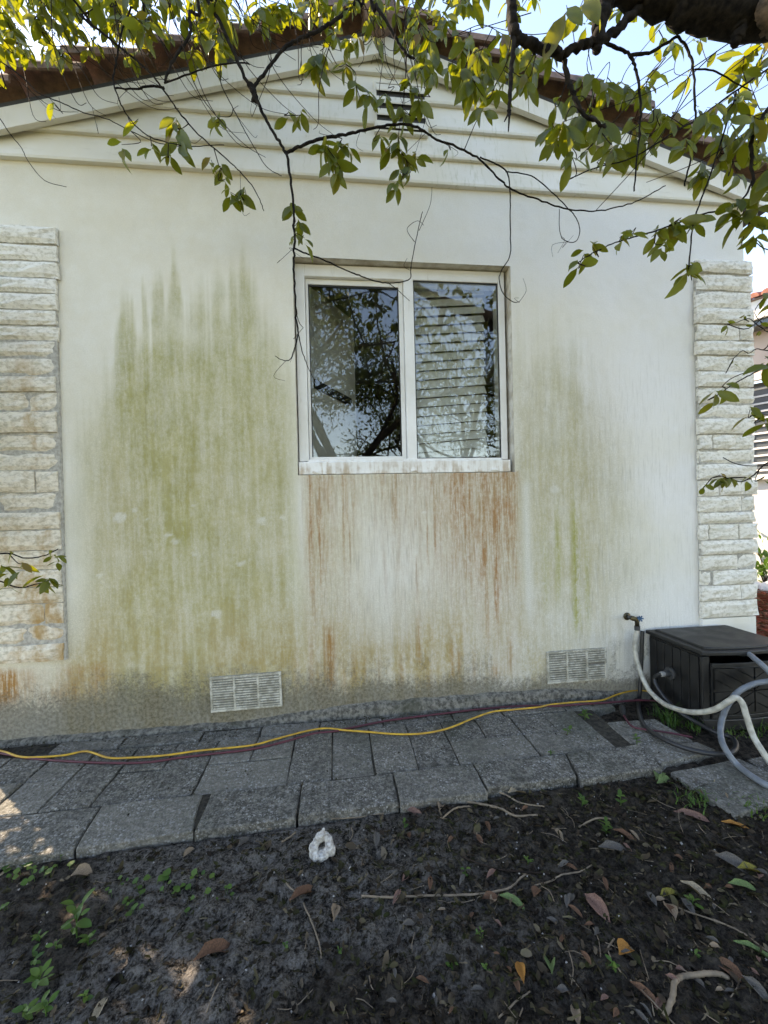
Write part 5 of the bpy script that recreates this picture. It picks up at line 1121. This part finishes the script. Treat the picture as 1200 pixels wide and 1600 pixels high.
weed(25, 1358, 26, 22, 13, 'dense clover patch at the left edge below the pavers', None, True); weed(78, 1356, 20, 14, 14, 'clover patch next to the beige blade leaves', None, True); weed(8, 1420, 8, 4, 12, 'clover leaves cut by the left edge', None, True)
weed(62, 1472, 18, 8, 20, 'bushy seedling left of the tallest weed at the lower left'); weed(62, 1538, 22, 12, 22, 'broad seedling near the bottom left'); weed(54, 1506, 12, 6, 16, 'small seedling above the broad seedling'); weed(132, 1562, 16, 6, 20, 'lone seedling near the bottom edge'); weed(72, 1588, 30, 7, 30, 'long leaved pale weed at the bottom left corner', upright=1.2); weed(40, 1590, 20, 6, 24, 'weed in the very bottom left corner')
for i, (a, b, h_, n, L_, lab) in enumerate([(947, 1300, 26, 12, 18, 'ferny green weed in the right soil'), (910, 1258, 18, 8, 14, 'small weed below the dark edge paver'), (970, 1258, 20, 6, 15, 'thin weed right of the small one below the edge paver'), (632, 1294, 14, 5, 10, 'yellowish sprig in front of the middle pavers'), (825, 1352, 14, 4, 11, 'pale yellow seedling above the long twig'), (727, 1370, 18, 6, 10, 'yellow green sprout above the long pale twig'), (750, 1464, 14, 7, 9, 'yellow green sprout below the long pale twig'), (760, 1516, 12, 5, 12, 'tiny green seedling at the bottom middle'), (957, 1508, 16, 8, 14, 'green tuft left of the orange leaf'), (1082, 1416, 20, 8, 14, 'mossy weed under the tan leaf'), (1088, 1495, 10, 6, 10, 'tiny green specks weed above the crooked root'), (706, 1510, 12, 6, 12, 'small green seedling bottom centre right'), (445, 1480, 8, 4, 10, 'tiny sprout in the ashy soil'), (530, 1490, 10, 6, 9, 'sparse sprout below the coral twig')]):
    weed(a, b, h_, n, L_, lab, upright=1.0)
weed(914, 1122, 16, 9, 13, 'dark weed growing in the paver joint near the maroon cord', soil=False); weed(887, 1146, 12, 6, 11, 'small weed in the diagonal paver joint', soil=False); weed(995, 1160, 12, 10, 9, 'mossy weed in the joint below the plug', soil=False); weed(860, 1178, 7, 6, 7, 'tiny moss tuft at the corner of the pale paver', soil=False)
def grass(a, b, n, hpx, label, spread=12):
    p = G(a, b, -.03); s_ = dep(p)/F_PX; r_ = np.random.default_rng(int(a+b)); root = tag(empty('grass_tuft', tuple(p)), label, 'grass', 'grass tufts by the hose box')
    V, Fc = [], []
    for i in range(n):
        aa = r_.uniform(0, 6.28); q = np.array([r_.normal()*spread*s_*.6, r_.normal()*spread*s_*.5, 0]); H = hpx*s_*r_.uniform(.5, 1.2); d_ = np.array([math.cos(aa), math.sin(aa), 0]); sd_ = np.array([-d_[1], d_[0], 0]); b0 = len(V); lean = r_.uniform(.3, 1.2)
        for t in (0, .4, .75, 1): c_ = q+d_*H*lean*t*t+np.array([0, 0, H*(t-.35*lean*t*t)]); w_ = .0028*(1-t)+.0003; V += [c_-sd_*w_, c_+sd_*w_]
        for j in range(3): Fc.append((b0+2*j, b0+2*j+1, b0+2*j+3, b0+2*j+2))
    tag(mobj('blades', V, Fc, MAT['weed_leaf'], root), kind='stuff'); return root
grass(1048, 1132, 46, 34, 'long grass tuft between the leader hose and the box'); grass(1085, 1140, 30, 18, 'short grass tuft at the front foot of the box'); grass(1185, 1140, 60, 20, 'grass patch at the right edge in front of the box', 26); grass(1140, 1146, 40, 12, 'low grass under the hump of the white hose', 22); grass(1092, 1252, 50, 16, 'fine grass tuft left of the loose dark paver', 24); grass(1180, 1262, 60, 14, 'fine grass below the loose dark paver at the right edge', 26); grass(1030, 1120, 20, 20, 'sparse grass below the box inlet', 10)

# ================================================================== TREES BEHIND THE CAMERA, MIRRORED IN THE PANES
def big_tree(c, H, spread, label, seed, nl):
    r_ = np.random.default_rng(seed); root = tag(empty('garden_tree', (c[0], c[1], -.06)), label, 'tree'); m = MB(); tips = []
    def grow(p, d_, L_, r0, lev):
        P = [p]; q = p
        for i in range(4):
            d_ = d_+r_.normal(size=3)*.16+np.array([0, 0, .05]); d_ /= np.linalg.norm(d_); q = q+d_*L_/4; P.append(q)
        m.tube(P, [r0, r0*.62], 6 if lev < 2 else 4, False)
        if lev >= 4: tips.append(P); return
        if lev >= 2: tips.append(P)
        for i in range(3 if lev < 3 else 4):
            nd = d_*.7+r_.normal(size=3)*np.array([.75, .75, .5])*spread; grow(P[r_.integers(2, 5)], nd/np.linalg.norm(nd), L_*r_.uniform(.55, .8), r0*.55, lev+1)
    trunk = MB(); P = [np.array((0, 0, -.1)), np.array((.1, .05, H*.15)), np.array((0, .1, H*.3))]; trunk.tube(spline(P, 4), [H*.028, H*.02], 10); trunk.obj('trunk', MAT['bark'], root, True)
    for i in range(5): nd = np.array([r_.normal()*.7, r_.normal()*.6, .75]); grow(P[2]-np.array([0, 0, r_.uniform(0, H*.12)]), nd/np.linalg.norm(nd), H*.36, H*.012, 1)
    tag(m.obj('branches', MAT['bark'], root), kind='stuff')
    A = np.concatenate([np.array(t) for t in tips]); mats = []
    for i in range(nl): p = A[r_.integers(len(A))]+r_.normal(size=3)*.14; mats.append(frame(r_.normal(size=3)+np.array([0, 0, -.5]), r_.normal(size=3)+np.array([0, 0, 1.0]), r_.uniform(.07, .13), p))
    V, Qm = instance_np(SIMPLE[0], SIMPLE[1], np.array(mats)); tag(quads_np('crown', V, Qm, MAT['far_leaf'], root, False, dict(tint=np.repeat(r_.random(len(mats)), 4))), kind='stuff')
big_tree((.1, -6.6), 7.2, 1.0, 'dense tree with tangled branches mirrored in the left window pane', 41, 15000)
big_tree((3.1, -7.6), 6.0, 1.0, 'leafy tree mirrored in the right window pane', 42, 6500)
big_tree((6.4, -9.0), 7.0, 1.0, 'tree mirrored at the right edge of the right pane', 43, 6000)
